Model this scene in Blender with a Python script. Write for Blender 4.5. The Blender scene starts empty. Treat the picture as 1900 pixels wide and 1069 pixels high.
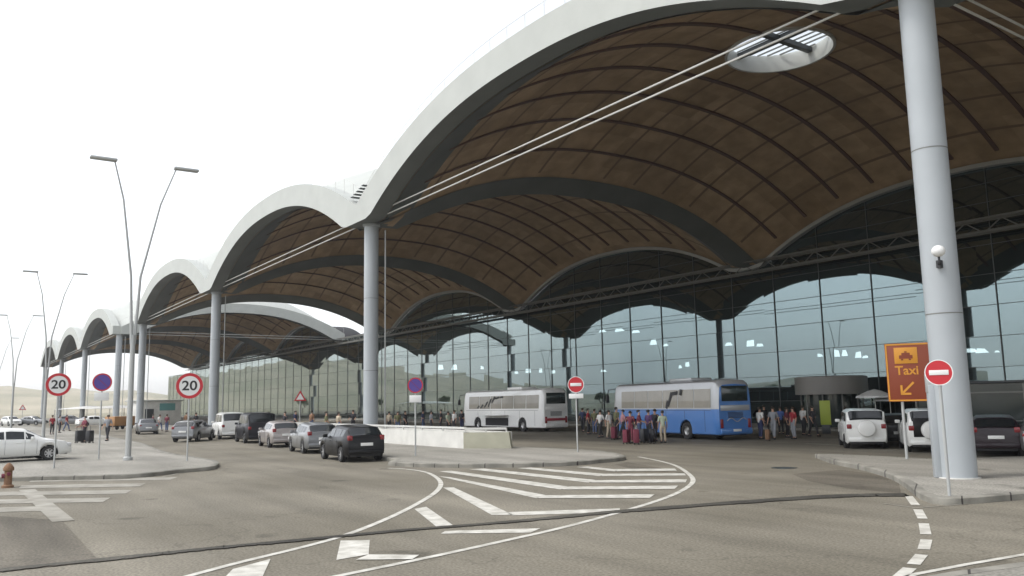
import bpy, bmesh, math, random
from mathutils import Vector, Matrix
random.seed(7)
PI = math.pi
C = bpy.context.scene
COL = C.collection
R = math.radians

# ------------------------------------------------------------------ camera
F, PIT, ROL, YAW = 1542.574, 0.13679, -0.01899, 0.96949
EYE = 2.3
fw = Vector((-math.sin(YAW)*math.cos(PIT), math.cos(YAW)*math.cos(PIT), math.sin(PIT)))
rt = Vector((math.cos(YAW), math.sin(YAW), 0))
up = rt.cross(fw)
cr, sr = math.cos(ROL), math.sin(ROL)
rx = cr*rt + sr*up
uy = cr*up - sr*rt
cam_d = bpy.data.cameras.new('camera'); cam = bpy.data.objects.new('camera', cam_d); COL.objects.link(cam)
cam_d.sensor_width = 36; cam_d.lens = 36*F/1900; cam_d.clip_start = .1; cam_d.clip_end = 6000
M = Matrix((rx, uy, -fw)).transposed().to_4x4(); M.translation = (0, 0, EYE)
cam.matrix_world = M
C.camera = cam
C.render.resolution_x = 1024; C.render.resolution_y = 576

# ------------------------------------------------------------------ world, sun, exposure
SUN_EL, SUN_AZ = R(58), math.atan2(-.93, -.36)      # direction towards the sun (math angle)
w = bpy.data.worlds.new('World'); C.world = w; w.use_nodes = True
nt = w.node_tree; nt.nodes.clear()
sky = nt.nodes.new('ShaderNodeTexSky'); sky.sky_type = 'NISHITA'; sky.sun_disc = False
sky.sun_elevation = SUN_EL; sky.sun_rotation = PI/2 - SUN_AZ
sky.air_density = 1.0; sky.dust_density = 1.5; sky.ozone_density = 1.0
hs = nt.nodes.new('ShaderNodeHueSaturation'); hs.inputs['Saturation'].default_value = .22
bg = nt.nodes.new('ShaderNodeBackground'); bg.inputs['Strength'].default_value = .15
wo = nt.nodes.new('ShaderNodeOutputWorld')
nt.links.new(sky.outputs[0], hs.inputs['Color']); nt.links.new(hs.outputs[0], bg.inputs[0]); nt.links.new(bg.outputs[0], wo.inputs[0])
sd = bpy.data.lights.new('sun', 'SUN'); sd.energy = .8; sd.angle = R(14); sd.color = (1, .96, .9)
so = bpy.data.objects.new('sun', sd); COL.objects.link(so)
sdir = Vector((math.cos(SUN_EL)*math.cos(SUN_AZ), math.cos(SUN_EL)*math.sin(SUN_AZ), math.sin(SUN_EL)))
so.rotation_euler = sdir.to_track_quat('Z', 'Y').to_euler()
C.view_settings.view_transform = 'Standard'; C.view_settings.look = 'None'
C.view_settings.exposure = 1.2; C.view_settings.gamma = 1
C.render.engine = 'CYCLES'
C.cycles.max_bounces = 8; C.cycles.diffuse_bounces = 4

# ------------------------------------------------------------------ pixel of the photo -> point on a horizontal plane
def ray(px, py):
    u, v = px-950, py-534.5
    return fw + rx*(u/F) - uy*(v/F)
def G(px, py, z=0.0):
    d = ray(px, py); t = (z-EYE)/d.z
    return Vector((d.x*t, d.y*t, z))

# ------------------------------------------------------------------ materials
MT = {}
def mat(name, col, rough=.6, metal=0, noise=0, nscale=4, bump=0, bscale=60, spec=.5, emit=None, estr=0, coat=0, col2=None, detail=4):
    m = bpy.data.materials.new(name); m.use_nodes = True; MT[name] = m
    n = m.node_tree; b = n.nodes['Principled BSDF']; L = n.links
    b.inputs['Roughness'].default_value = rough; b.inputs['Metallic'].default_value = metal
    b.inputs['Specular IOR Level'].default_value = spec
    b.inputs['Coat Weight'].default_value = coat
    b.inputs['Base Color'].default_value = (*col, 1)
    if noise or col2:
        tc = n.nodes.new('ShaderNodeTexCoord'); ns = n.nodes.new('ShaderNodeTexNoise')
        ns.inputs['Scale'].default_value = nscale; ns.inputs['Detail'].default_value = detail
        L.new(tc.outputs['Object'], ns.inputs['Vector'])
        rp = n.nodes.new('ShaderNodeValToRGB'); L.new(ns.outputs['Fac'], rp.inputs[0])
        c2 = col2 if col2 else tuple(min(1, c*(1+noise)) for c in col)
        c1 = col if col2 else tuple(c*(1-noise) for c in col)
        rp.color_ramp.elements[0].position = .32; rp.color_ramp.elements[1].position = .68
        rp.color_ramp.elements[0].color = (*c1, 1); rp.color_ramp.elements[1].color = (*c2, 1)
        L.new(rp.outputs[0], b.inputs['Base Color'])
    if bump:
        tc = n.nodes.new('ShaderNodeTexCoord'); ns = n.nodes.new('ShaderNodeTexNoise'); ns.inputs['Scale'].default_value = bscale
        L.new(tc.outputs['Object'], ns.inputs['Vector'])
        bp = n.nodes.new('ShaderNodeBump'); bp.inputs['Strength'].default_value = bump; bp.inputs['Distance'].default_value = .02
        L.new(ns.outputs['Fac'], bp.inputs['Height']); L.new(bp.outputs[0], b.inputs['Normal'])
    if emit:
        b.inputs['Emission Color'].default_value = (*emit, 1); b.inputs['Emission Strength'].default_value = estr
    return m

def asphalt(name, c1, c2, streak=.35):
    m = mat(name, c1, .9, spec=.25); n = m.node_tree; L = n.links; b = n.nodes['Principled BSDF']
    tc = n.nodes.new('ShaderNodeTexCoord')
    def noise(s, d=4, vec=None):
        x = n.nodes.new('ShaderNodeTexNoise'); x.inputs['Scale'].default_value = s; x.inputs['Detail'].default_value = d
        L.new(vec or tc.outputs['Object'], x.inputs['Vector']); return x
    mp = n.nodes.new('ShaderNodeMapping'); mp.inputs['Rotation'].default_value = (0, 0, .25); mp.inputs['Scale'].default_value = (.12, .9, 1)
    L.new(tc.outputs['Object'], mp.inputs[0])
    big = noise(.16, 5); st = noise(1, 4, mp.outputs[0]); fine = noise(22, 8)
    r1 = n.nodes.new('ShaderNodeValToRGB'); L.new(big.outputs['Fac'], r1.inputs[0])
    r1.color_ramp.elements[0].position = .35; r1.color_ramp.elements[1].position = .65
    r1.color_ramp.elements[0].color = (*c1, 1); r1.color_ramp.elements[1].color = (*c2, 1)
    mr = n.nodes.new('ShaderNodeMapRange'); mr.inputs[1].default_value = .3; mr.inputs[2].default_value = .7
    mr.inputs[3].default_value = 1-streak; mr.inputs[4].default_value = 1.12
    L.new(st.outputs['Fac'], mr.inputs[0])
    mr2 = n.nodes.new('ShaderNodeMapRange'); mr2.inputs[1].default_value = .3; mr2.inputs[2].default_value = .7
    mr2.inputs[3].default_value = .66; mr2.inputs[4].default_value = 1.34
    L.new(fine.outputs['Fac'], mr2.inputs[0])
    mu = n.nodes.new('ShaderNodeMath'); mu.operation = 'MULTIPLY'; L.new(mr.outputs[0], mu.inputs[0]); L.new(mr2.outputs[0], mu.inputs[1])
    vm = n.nodes.new('ShaderNodeVectorMath'); vm.operation = 'SCALE'; L.new(r1.outputs[0], vm.inputs[0]); L.new(mu.outputs[0], vm.inputs['Scale'])
    vo = n.nodes.new('ShaderNodeTexVoronoi'); vo.feature = 'DISTANCE_TO_EDGE'; vo.inputs['Scale'].default_value = .11
    dn = n.nodes.new('ShaderNodeVectorMath'); dn.operation = 'ADD'; wv = noise(.9, 6); L.new(tc.outputs['Object'], dn.inputs[0])
    ws = n.nodes.new('ShaderNodeVectorMath'); ws.operation = 'SCALE'; ws.inputs['Scale'].default_value = 2.2; L.new(wv.outputs['Color'], ws.inputs[0]); L.new(ws.outputs[0], dn.inputs[1]); L.new(dn.outputs[0], vo.inputs['Vector'])
    ck = n.nodes.new('ShaderNodeMapRange'); ck.inputs[1].default_value = .0; ck.inputs[2].default_value = .006; ck.inputs[3].default_value = .8; ck.inputs[4].default_value = 1; L.new(vo.outputs['Distance'], ck.inputs[0])
    ol = noise(.7, 2); om = n.nodes.new('ShaderNodeMapRange'); om.inputs[1].default_value = .68; om.inputs[2].default_value = .76; om.inputs[3].default_value = 1; om.inputs[4].default_value = .6; L.new(ol.outputs['Fac'], om.inputs[0])
    m3 = n.nodes.new('ShaderNodeMath'); m3.operation = 'MULTIPLY'; L.new(ck.outputs[0], m3.inputs[0]); L.new(om.outputs[0], m3.inputs[1])
    v2 = n.nodes.new('ShaderNodeVectorMath'); v2.operation = 'SCALE'; L.new(vm.outputs[0], v2.inputs[0]); L.new(m3.outputs[0], v2.inputs['Scale'])
    L.new(v2.outputs[0], b.inputs['Base Color'])
    bp = n.nodes.new('ShaderNodeBump'); bp.inputs['Strength'].default_value = .5; bp.inputs['Distance'].default_value = .01
    L.new(fine.outputs['Fac'], bp.inputs['Height']); L.new(bp.outputs[0], b.inputs['Normal'])
    return m
asphalt('asphalt', (.148, .134, .103), (.208, .190, .152), .22)
asphalt('asphalt_old', (.115, .102, .08), (.16, .144, .115))
asphalt('asphalt_tar', (.045, .042, .036), (.095, .089, .074))
asphalt('paving', (.23, .22, .19), (.31, .295, .26), .2)
m = mat('kerb', (.22, .21, .18), .85, noise=.3, nscale=1.5, bump=.3)
n = m.node_tree; b = n.nodes['Principled BSDF']; lk = b.inputs['Base Color'].links[0].from_socket
tc = n.nodes.new('ShaderNodeTexCoord'); dt = n.nodes.new('ShaderNodeVectorMath'); dt.operation = 'DOT_PRODUCT'; dt.inputs[1].default_value = (.94, .5, 0)
n.links.new(tc.outputs['Object'], dt.inputs[0]); fr = n.nodes.new('ShaderNodeMath'); fr.operation = 'FRACT'; n.links.new(dt.outputs['Value'], fr.inputs[0])
gt = n.nodes.new('ShaderNodeMath'); gt.operation = 'LESS_THAN'; gt.inputs[1].default_value = .035; n.links.new(fr.outputs[0], gt.inputs[0])
mx = n.nodes.new('ShaderNodeMix'); mx.data_type = 'RGBA'; n.links.new(gt.outputs[0], mx.inputs[0]); n.links.new(lk, mx.inputs[6]); mx.inputs[7].default_value = (.05, .045, .04, 1)
n.links.new(mx.outputs[2], b.inputs['Base Color'])
mat('paint_line', (.60, .585, .53), .75, col2=(.36, .345, .30), nscale=3.5, detail=9)
mat('paint_worn', (.33, .315, .27), .8, col2=(.2, .185, .15), nscale=1.6, detail=8)
mat('earth', (.30, .25, .17), .95, col2=(.17, .165, .09), nscale=.03, detail=9)
mat('hill', (.44, .39, .29), 1, col2=(.26, .25, .165), nscale=.02, detail=9, spec=.1)
mat('roof_white', (.425, .44, .41), .55, noise=.045, nscale=.8, detail=7)
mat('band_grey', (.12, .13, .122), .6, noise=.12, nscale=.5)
mat('column_paint', (.36, .385, .40), .42, noise=.05, nscale=.6)
mat('steel_light', (.55, .55, .52), .45)
mat('steel_grey', (.17, .17, .155), .5)
mat('steel_mid', (.10, .11, .11), .5)
mat('steel_dark', (.035, .04, .042), .45)
mat('galv', (.42, .43, .42), .5, metal=.3)
mat('concrete_white', (.6, .59, .55), .8, noise=.1, nscale=1.2, bump=.2)
mat('concrete_beige', (.36, .35, .27), .8, noise=.12, nscale=1.0, bump=.2)
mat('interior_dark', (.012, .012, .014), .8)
mat('lamp_glow', (.9, .95, 1), .5, emit=(.85, .95, 1), estr=2.4)
mat('rubber', (.02, .02, .02), .8)
mat('rim', (.5, .5, .5), .35, metal=.7)
mat('plastic_black', (.025, .025, .027), .55)
mat('plate', (.75, .75, .72), .5)
mat('tail_red', (.22, .012, .015), .25, spec=.7)
mat('lamp_clear', (.6, .6, .6), .15, spec=.8)
mat('car_glass', (.012, .015, .017), .08, spec=.6)
mat('coach_glass', (.27, .25, .21), .12, spec=.8, noise=.12, nscale=.8)
mat('coach_glass_dark', (.02, .03, .028), .1, spec=.8)
mat('sign_white', (.75, .75, .73), .5)
mat('sign_red', (.5, .02, .03), .45)
mat('sign_blue', (.085, .05, .28), .45); mat('sign_slash', (.17, .03, .14), .5)
mat('sign_black', (.02, .02, .02), .5)
mat('sign_orange', (.22, .042, .014), .5)
mat('sign_yellow', (.62, .27, .025), .5)
mat('skin', (.45, .27, .19), .6)
mat('hair', (.04, .03, .02), .7)
mat('yellow_green', (.35, .42, .05), .5)
mat('orange_box', (.38, .2, .08), .5)
mat('teal', (.12, .3, .29), .5)
mat('drum_grey', (.19, .18, .165), .45, metal=.3)
mat('leaf', (.07, .10, .035), .8, noise=.4, nscale=3)
mat('bark', (.12, .09, .06), .9)
def paint(name, c, metal=.0, rough=.3): return mat(name, c, rough, metal=metal, coat=.6)
paint('car_white', (.75, .75, .72)); mat('car_black', (.006, .006, .007), .35, spec=.25, coat=.12); paint('car_silver', (.2, .205, .21), .4, .35)
paint('car_pearl', (.32, .29, .275), .2); paint('car_red', (.35, .03, .05)); mat('car_navy', (.008, .008, .012), .35, spec=.3, coat=.15); mat('car_plum', (.02, .012, .016), .35, spec=.3, coat=.2); paint('car_grey', (.2, .2, .2), .4)
paint('bus_blue', (.07, .2, .5)); paint('bus_white', (.8, .8, .78)); paint('bus_grey', (.42, .43, .44), .2)
CL = dict(red=(.28, .02, .03), maroon=(.16, .03, .05), white=(.7, .69, .66), grey=(.25, .26, .28), dark=(.03, .03, .035), olive=(.16, .16, .08),
          pink=(.5, .25, .27), navy=(.03, .04, .1), purple=(.1, .05, .14), pale_green=(.42, .48, .36), blue=(.08, .15, .4), beige=(.45, .38, .28), jeans=(.08, .11, .2), brown=(.2, .11, .06))
for k, v in CL.items(): mat('cloth_'+k, v, .85)

# ceiling of wooden panels
m = mat('wood_soffit', (.2, .12, .07), .6, spec=.3); n = m.node_tree; L = n.links; b = n.nodes['Principled BSDF']
tc = n.nodes.new('ShaderNodeTexCoord')
sc = n.nodes.new('ShaderNodeVectorMath'); sc.operation = 'SCALE'; sc.inputs['Scale'].default_value = 1/3
L.new(tc.outputs['Object'], sc.inputs[0])
flx = n.nodes.new('ShaderNodeVectorMath'); flx.operation = 'FLOOR'; L.new(sc.outputs[0], flx.inputs[0])
ml = n.nodes.new('ShaderNodeVectorMath'); ml.operation = 'MULTIPLY'; ml.inputs[1].default_value = (1, 1, 0); L.new(flx.outputs[0], ml.inputs[0])
wn = n.nodes.new('ShaderNodeTexWhiteNoise'); L.new(ml.outputs[0], wn.inputs['Vector'])
rp = n.nodes.new('ShaderNodeValToRGB'); L.new(wn.outputs['Value'], rp.inputs[0])
rp.color_ramp.elements[0].color = (.35, .245, .145, 1); rp.color_ramp.elements[1].color = (.45, .32, .195, 1)
ns = n.nodes.new('ShaderNodeTexNoise'); ns.inputs['Scale'].default_value = .9; ns.inputs['Detail'].default_value = 5; L.new(tc.outputs['Object'], ns.inputs['Vector'])
mr = n.nodes.new('ShaderNodeMapRange'); mr.inputs[1].default_value = .3; mr.inputs[2].default_value = .7; mr.inputs[3].default_value = .82; mr.inputs[4].default_value = 1.15
L.new(ns.outputs['Fac'], mr.inputs[0])
vm = n.nodes.new('ShaderNodeVectorMath'); vm.operation = 'SCALE'; L.new(rp.outputs[0], vm.inputs[0]); L.new(mr.outputs[0], vm.inputs['Scale'])
L.new(vm.outputs[0], b.inputs['Base Color'])
mat('wood_rib', (.13, .075, .055), .7)
mat('wood_joint', (.21, .14, .09), .7)

# reflecting facade glass: a tinted mirror, stronger at a glancing angle, a little see-through
m = bpy.data.materials.new('facade_glass'); m.use_nodes = True; MT['facade_glass'] = m
n = m.node_tree; n.nodes.clear(); L = n.links
o = n.nodes.new('ShaderNodeOutputMaterial'); gl = n.nodes.new('ShaderNodeBsdfGlossy'); gl.inputs['Roughness'].default_value = .015
lw = n.nodes.new('ShaderNodeLayerWeight'); lw.inputs['Blend'].default_value = .45
rp = n.nodes.new('ShaderNodeValToRGB'); L.new(lw.outputs['Facing'], rp.inputs[0])
rp.color_ramp.elements[0].position = .3; rp.color_ramp.elements[0].color = (.168, .215, .226, 1)
rp.color_ramp.elements[1].position = .95; rp.color_ramp.elements[1].color = (.64, .69, .65, 1)
L.new(rp.outputs[0], gl.inputs['Color'])
tr = n.nodes.new('ShaderNodeBsdfTransparent'); tr.inputs['Color'].default_value = (.12, .14, .14, 1)
ad = n.nodes.new('ShaderNodeAddShader'); L.new(gl.outputs[0], ad.inputs[0]); L.new(tr.outputs[0], ad.inputs[1])
tc = n.nodes.new('ShaderNodeTexCoord')
v1 = n.nodes.new('ShaderNodeVectorMath'); v1.operation = 'MULTIPLY'; v1.inputs[1].default_value = (1/4.5, 0, 1/2.05); L.new(tc.outputs['Object'], v1.inputs[0])
v0 = n.nodes.new('ShaderNodeVectorMath'); v0.operation = 'ADD'; v0.inputs[1].default_value = (.29, 0, 0); L.new(v1.outputs[0], v0.inputs[0])
v2 = n.nodes.new('ShaderNodeVectorMath'); v2.operation = 'FLOOR'; L.new(v0.outputs[0], v2.inputs[0])
wn = n.nodes.new('ShaderNodeTexWhiteNoise'); L.new(v2.outputs[0], wn.inputs['Vector'])
v3 = n.nodes.new('ShaderNodeVectorMath'); v3.operation = 'SUBTRACT'; v3.inputs[1].default_value = (.5, .5, .5); L.new(wn.outputs['Color'], v3.inputs[0])
v4 = n.nodes.new('ShaderNodeVectorMath'); v4.operation = 'SCALE'; v4.inputs['Scale'].default_value = .008; L.new(v3.outputs[0], v4.inputs[0])
ge = n.nodes.new('ShaderNodeNewGeometry'); v5 = n.nodes.new('ShaderNodeVectorMath'); v5.operation = 'ADD'; L.new(ge.outputs['Normal'], v5.inputs[0]); L.new(v4.outputs[0], v5.inputs[1])
v6 = n.nodes.new('ShaderNodeVectorMath'); v6.operation = 'NORMALIZE'; L.new(v5.outputs[0], v6.inputs[0]); L.new(v6.outputs[0], gl.inputs['Normal'])
L.new(ad.outputs[0], o.inputs[0])
m = mat('skylight_glass', (.8, .85, .85), .1)
n = m.node_tree; n.nodes.clear(); o = n.nodes.new('ShaderNodeOutputMaterial'); tr = n.nodes.new('ShaderNodeBsdfTransparent'); tr.inputs[0].default_value = (.85, .88, .88, 1)
n.links.new(tr.outputs[0], o.inputs[0])

# ------------------------------------------------------------------ mesh helper
class MB:
    def __init__(s): s.v = []; s.f = []; s.m = []; s.cur = 0
    def add(s, vs, fs):
        k = len(s.v); s.v += [tuple(p) for p in vs]; s.f += [tuple(k+i for i in f) for f in fs]; s.m += [s.cur]*len(fs); return s
    def box(s, c, d, rz=0, M=None):
        c = Vector(c); h = [x/2 for x in d]; vs = []
        for sx, sy, sz in ((-1,-1,-1),(1,-1,-1),(1,1,-1),(-1,1,-1),(-1,-1,1),(1,-1,1),(1,1,1),(-1,1,1)):
            p = Vector((sx*h[0], sy*h[1], sz*h[2]))
            if M: p = M @ p
            p.rotate(Matrix.Rotation(rz, 3, 'Z')); vs.append(c+p)
        return s.add(vs, [(0,3,2,1),(4,5,6,7),(0,1,5,4),(1,2,6,5),(2,3,7,6),(3,0,4,7)])
    def bevbox(s, c, d, bv=.03, rz=0):
        bm = bmesh.new(); bmesh.ops.create_cube(bm, size=1)
        for v in bm.verts: v.co = Vector((v.co.x*d[0], v.co.y*d[1], v.co.z*d[2]))
        bmesh.ops.bevel(bm, geom=bm.edges[:], offset=bv, segments=2, affect='EDGES', profile=.5)
        bm.verts.index_update(); rot = Matrix.Rotation(rz, 3, 'Z')
        s.add([Vector(c)+rot@v.co for v in bm.verts], [[v.index for v in f.verts] for f in bm.faces]); bm.free(); return s
    def cyl(s, p0, p1, r0, r1=None, n=12, cap=True):
        p0 = Vector(p0); p1 = Vector(p1); r1 = r0 if r1 is None else r1
        d = (p1-p0).normalized(); a = d.orthogonal().normalized(); b_ = d.cross(a)
        vs = []
        for p, r in ((p0, r0), (p1, r1)):
            for i in range(n):
                t = 2*PI*i/n; vs.append(p + a*math.cos(t)*r + b_*math.sin(t)*r)
        fs = [(i, (i+1) % n, n+(i+1) % n, n+i) for i in range(n)]
        if cap: fs += [tuple(range(n-1, -1, -1)), tuple(range(n, 2*n))]
        return s.add(vs, fs)
    def tube(s, pts, r, n=6):
        for a, b_ in zip(pts[:-1], pts[1:]): s.cyl(a, b_, r, r, n)
        return s
    def prism(s, poly, z0, z1, top=True, bottom=True):
        n = len(poly); vs = [(p[0], p[1], z0) for p in poly]+[(p[0], p[1], z1) for p in poly]
        fs = [(i, (i+1) % n, n+(i+1) % n, n+i) for i in range(n)]
        if top: fs.append(tuple(range(n, 2*n)))
        if bottom: fs.append(tuple(range(n-1, -1, -1)))
        return s.add(vs, fs)
    def ball(s, c, r, n=12, k=8, sc=(1,1,1)):
        vs = []; fs = []
        for j in range(k+1):
            ph = PI*j/k
            for i in range(n):
                t = 2*PI*i/n; vs.append((c[0]+r*sc[0]*math.sin(ph)*math.cos(t), c[1]+r*sc[1]*math.sin(ph)*math.sin(t), c[2]+r*sc[2]*math.cos(ph)))
        for j in range(k):
            for i in range(n): fs.append((j*n+i, (j+1)*n+i, (j+1)*n+(i+1) % n, j*n+(i+1) % n))
        return s.add(vs, fs)
    def lathe(s, prof, n=20, axis='Z', c=(0,0,0)):
        vs = []; fs = []
        for r, h in prof:
            for i in range(n):
                t = 2*PI*i/n; x, y = r*math.cos(t), r*math.sin(t)
                vs.append({'Z': (c[0]+x, c[1]+y, c[2]+h), 'Y': (c[0]+x, c[1]+h, c[2]+y), 'X': (c[0]+h, c[1]+x, c[2]+y)}[axis])
        for j in range(len(prof)-1):
            for i in range(n): fs.append((j*n+i, j*n+(i+1) % n, (j+1)*n+(i+1) % n, (j+1)*n+i))
        return s.add(vs, fs)
    def build(s, name, mats, parent=None, smooth=True, ang=35, fix=True):
        me = bpy.data.meshes.new(name); me.from_pydata(s.v, [], s.f)
        mats = mats if isinstance(mats, (list, tuple)) else [mats]
        for x in mats: me.materials.append(MT[x])
        for p, k in zip(me.polygons, s.m): p.material_index = k
        if fix:
            bm = bmesh.new(); bm.from_mesh(me); bmesh.ops.remove_doubles(bm, verts=bm.verts[:], dist=1e-5)
            bmesh.ops.recalc_face_normals(bm, faces=bm.faces[:]); bm.to_mesh(me); bm.free()
        if smooth:
            me.shade_smooth(); me.set_sharp_from_angle(angle=R(ang))
        me.update()
        ob = bpy.data.objects.new(name, me); COL.objects.link(ob)
        if parent: ob.parent = parent
        return ob
def tag(o, label=None, cat=None, group=None, kind=None):
    if label: o['label'] = label
    if cat: o['category'] = cat
    if group: o['group'] = group
    if kind: o['kind'] = kind
    return o
def thing(name, label, cat, loc=(0,0,0), rz=0, group=None):
    e = bpy.data.objects.new(name, None); COL.objects.link(e); e.empty_display_size = .3
    e.location = loc; e.rotation_euler = (0, 0, rz)
    return tag(e, label, cat, group)
def dup(root, loc, rz, label, cmap=None):
    r = root.copy(); COL.objects.link(r); r.location = loc; r.rotation_euler = (0, 0, rz); r['label'] = label
    def rec(src, dst):
        for ch in list(src.children):
            c = ch.copy(); COL.objects.link(c); c.parent = dst
            if cmap and c.type == 'MESH' and any(m_ and m_.name in cmap for m_ in c.data.materials):
                c.data = c.data.copy()
                for i, m_ in enumerate(c.data.materials):
                    if m_ and m_.name in cmap: c.data.materials[i] = MT[cmap[m_.name]]
            rec(ch, c)
    rec(root, r); return r

# ------------------------------------------------------------------ ground
X0, YF, S = -11.712, 21.995, 36.0
YG = YF+S                                           # the glass wall
MB().add([(-2500,-2500,-.03),(2500,-2500,-.03),(2500,2500,-.03),(-2500,2500,-.03)], [(0,1,2,3)]).build('ground', 'earth', smooth=False)['kind'] = 'structure'
MB().add([(-330,-45,0),(60,-45,0),(60,YG+1,0),(-330,YG+1,0)], [(0,1,2,3)]).build('road', 'asphalt', smooth=False)['kind'] = 'structure'

def crom(pts, k=6, closed=True):
    out = []; n = len(pts)
    rng = range(n) if closed else range(n-1)
    for i in rng:
        g = (lambda j: pts[j % n]) if closed else (lambda j: pts[max(0, min(n-1, j))])
        p0, p1, p2, p3 = Vector(g(i-1)), Vector(g(i)), Vector(g(i+1)), Vector(g(i+2))
        for q in range(k):
            t = q/k
            out.append(.5*((2*p1)+(-p0+p2)*t+(2*p0-5*p1+4*p2-p3)*t*t+(-p0+3*p1-3*p2+p3)*t**3))
    if not closed: out.append(Vector(pts[-1]))
    return out
def inset(poly, d):
    n = len(poly); a = sum(poly[i][0]*poly[(i+1) % n][1]-poly[(i+1) % n][0]*poly[i][1] for i in range(n))
    sg = 1 if a > 0 else -1; out = []
    for i in range(n):
        e = Vector(poly[(i+1) % n][:2])-Vector(poly[i-1][:2]); e.normalize()
        out.append((poly[i][0]-e.y*d*sg, poly[i][1]+e.x*d*sg))
    return out
def island(poly, name='pavement'):
    poly = [(p[0], p[1]) for p in poly]; inn = inset(poly, .22)
    n = len(poly)
    pv = MB(); pv.add([(p[0], p[1], .146) for p in inn], [tuple(range(n))])
    ob = pv.build(name, 'paving', smooth=False); ob['kind'] = 'structure'
    kb = MB(); vs = [(p[0], p[1], -.01) for p in poly]+[(p[0], p[1], .125) for p in poly]
    e2 = inset(poly, .03); vs += [(p[0], p[1], .15) for p in e2]+[(p[0], p[1], .15) for p in inn]+[(p[0], p[1], .1) for p in inn]
    fs = []
    for r_ in range(4):
        for i in range(n):
            j = (i+1) % n; fs.append((r_*n+i, r_*n+j, (r_+1)*n+j, (r_+1)*n+i))
    kb.add(vs, fs); k = kb.build('kerb', 'kerb', ob, ang=50)
    return ob
ZK = .15
def gl_(*pts): return [tuple(G(x, y, ZK))[:2] for x, y in pts]
left_front = crom([tuple(G(*p, ZK))[:2] for p in [(407,858),(393,865),(337,870),(238,880),(100,883),(-60,887)]], 5, False)
left_back = crom([tuple(G(*p, ZK))[:2] for p in [(266,822),(309,838),(365,848),(400,854),(407,858)]], 5, False)
island([*left_front, (-50, -6), (-230, -6), (-230, 12.0), (-110, 12.0), (-84, 12.2), *left_back[:-1]])
mid = [(1161,846),(1152,842),(1130,838),(1082,834),(955,828)]
mb_ = crom([tuple(G(*p, ZK))[:2] for p in mid], 5, False)
mf_ = crom([tuple(G(*p, ZK))[:2] for p in [(720,857),(795,860),(923,860),(1050,857),(1113,852),(1150,848.5),(1161,846)]], 5, False)
island([*mb_, (-60, 26), (-110, 26.0), (-220, 26.5), (-220, 20.5), (-84, 20.0), (-60, 18.8), (-45, 17.4), (-35, 15.9), (-30.6, 15.2), *mf_[:-1]])
rf_ = crom([tuple(G(*p, ZK))[:2] for p in [(1512,842),(1545,853),(1600,864),(1649,878),(1680,895),(1705,913),(1740,923),(1800,922),(1900,914),(2050,903)]], 5, False)
island([*rf_, (22, 27), (22, 31.2), (-14, 31.0), *[tuple(G(*p, ZK))[:2] for p in [(1732,851),(1612,845),(1545,842)]]])
island([(-330, 50.5), (-95, 50.5), (-48, 49.8), (50, 46.5), (50, YG+.8), (-330, YG+.8)])
# lower right pale pavement corner
cr_ = [tuple(G(*p, ZK))[:2] for p in [(1712,1069),(1760,1060),(1900,1041),(2100,1018)]]
island([*cr_, (16, 8), (16, -6), (-2.2, 1.0)])

def strip(mb, pts, wd, z=.008):
    pts = [Vector((p[0], p[1])) for p in pts]; L_ = []; Rr = []
    for i, p in enumerate(pts):
        a = pts[max(0, i-1)]; b_ = pts[min(len(pts)-1, i+1)]; d = (b_-a).normalized(); nn = Vector((-d.y, d.x))
        wi = wd[i] if isinstance(wd, (list, tuple)) else wd
        L_.append((p.x+nn.x*wi/2, p.y+nn.y*wi/2, z)); Rr.append((p.x-nn.x*wi/2, p.y-nn.y*wi/2, z))
    n = len(pts); mb.add(L_+Rr, [(i, i+1, n+i+1, n+i) for i in range(n-1)])
def gpts(*p): return [tuple(G(x, y))[:2] for x, y in p]
def quad(mb, *p, z=.008):
    if abs(p[0][1]-p[1][1]) < 3 and abs(p[1][0]-p[0][0]) > 90 and z == .008: z = .012
    mb.add([(*tuple(G(x, y))[:2], z) for x, y in p], [tuple(range(len(p)))])
def quad_old(mb, *p, z=.008): mb.add([(*tuple(G(x, y))[:2], z) for x, y in p], [tuple(range(len(p)))])
def marking(mb, material='paint_line', name='road_marking'):
    o = mb.build(name, material, smooth=False); o['kind'] = 'structure'; return o
ln = MB()
strip(ln, crom(gpts((330,1075),(450,1043),(565,1015),(645,992),(725,960),(780,932),(810,912),(818,897),(808,885),(788,876),(755,871),(720,869)), 5, False), .14)
strip(ln, crom(gpts((1185,848),(1225,856),(1255,865),(1278,880),(1286,893),(1270,908),(1230,926),(1150,951),(1050,978),(950,1001),(800,1034),(640,1067),(560,1084)), 5, False), .14)
marking(ln)
hb = MB()
quad(hb, (822,905),(842,905),(952,956),(912,956))
quad(hb, (940,951),(1150,944),(1150,951),(950,957))
quad(hb, (769,945),(791,941),(843,977),(812,980))
quad(hb, (818,991),(826,986),(1003,981),(985,989))
quad(hb, (632,1004),(686,1003),(684,1029.5),(624,1040))
quad(hb, (684,1030),(778,1031),(765,1039),(660,1040))
quad(hb, (432,1057),(502,1038),(488,1069),(478,1085),(400,1090))
quad(hb, (813,884),(835,886),(1012,919),(995,925))
quad(hb, (990,920),(1215,918),(1205,925),(1000,925))
quad(hb, (815,875),(838,874),(1052,903),(1040,909))
quad(hb, (1035,904),(1258,902),(1252,908),(1045,909))
quad(hb, (870,871),(900,870),(1105,891),(1092,896))
quad(hb, (1085,892),(1275,890),(1272,896),(1098,896))
quad(hb, (960,869),(985,868),(1125,880),(1112,884))
quad(hb, (1108,880),(1270,879),(1273,883),(1118,884))
quad(hb, (1070,867),(1090,866),(1150,872),(1140,875))
quad(hb, (1140,871),(1252,870),(1256,874),(1145,875))
marking(hb)
ds = MB()
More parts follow.
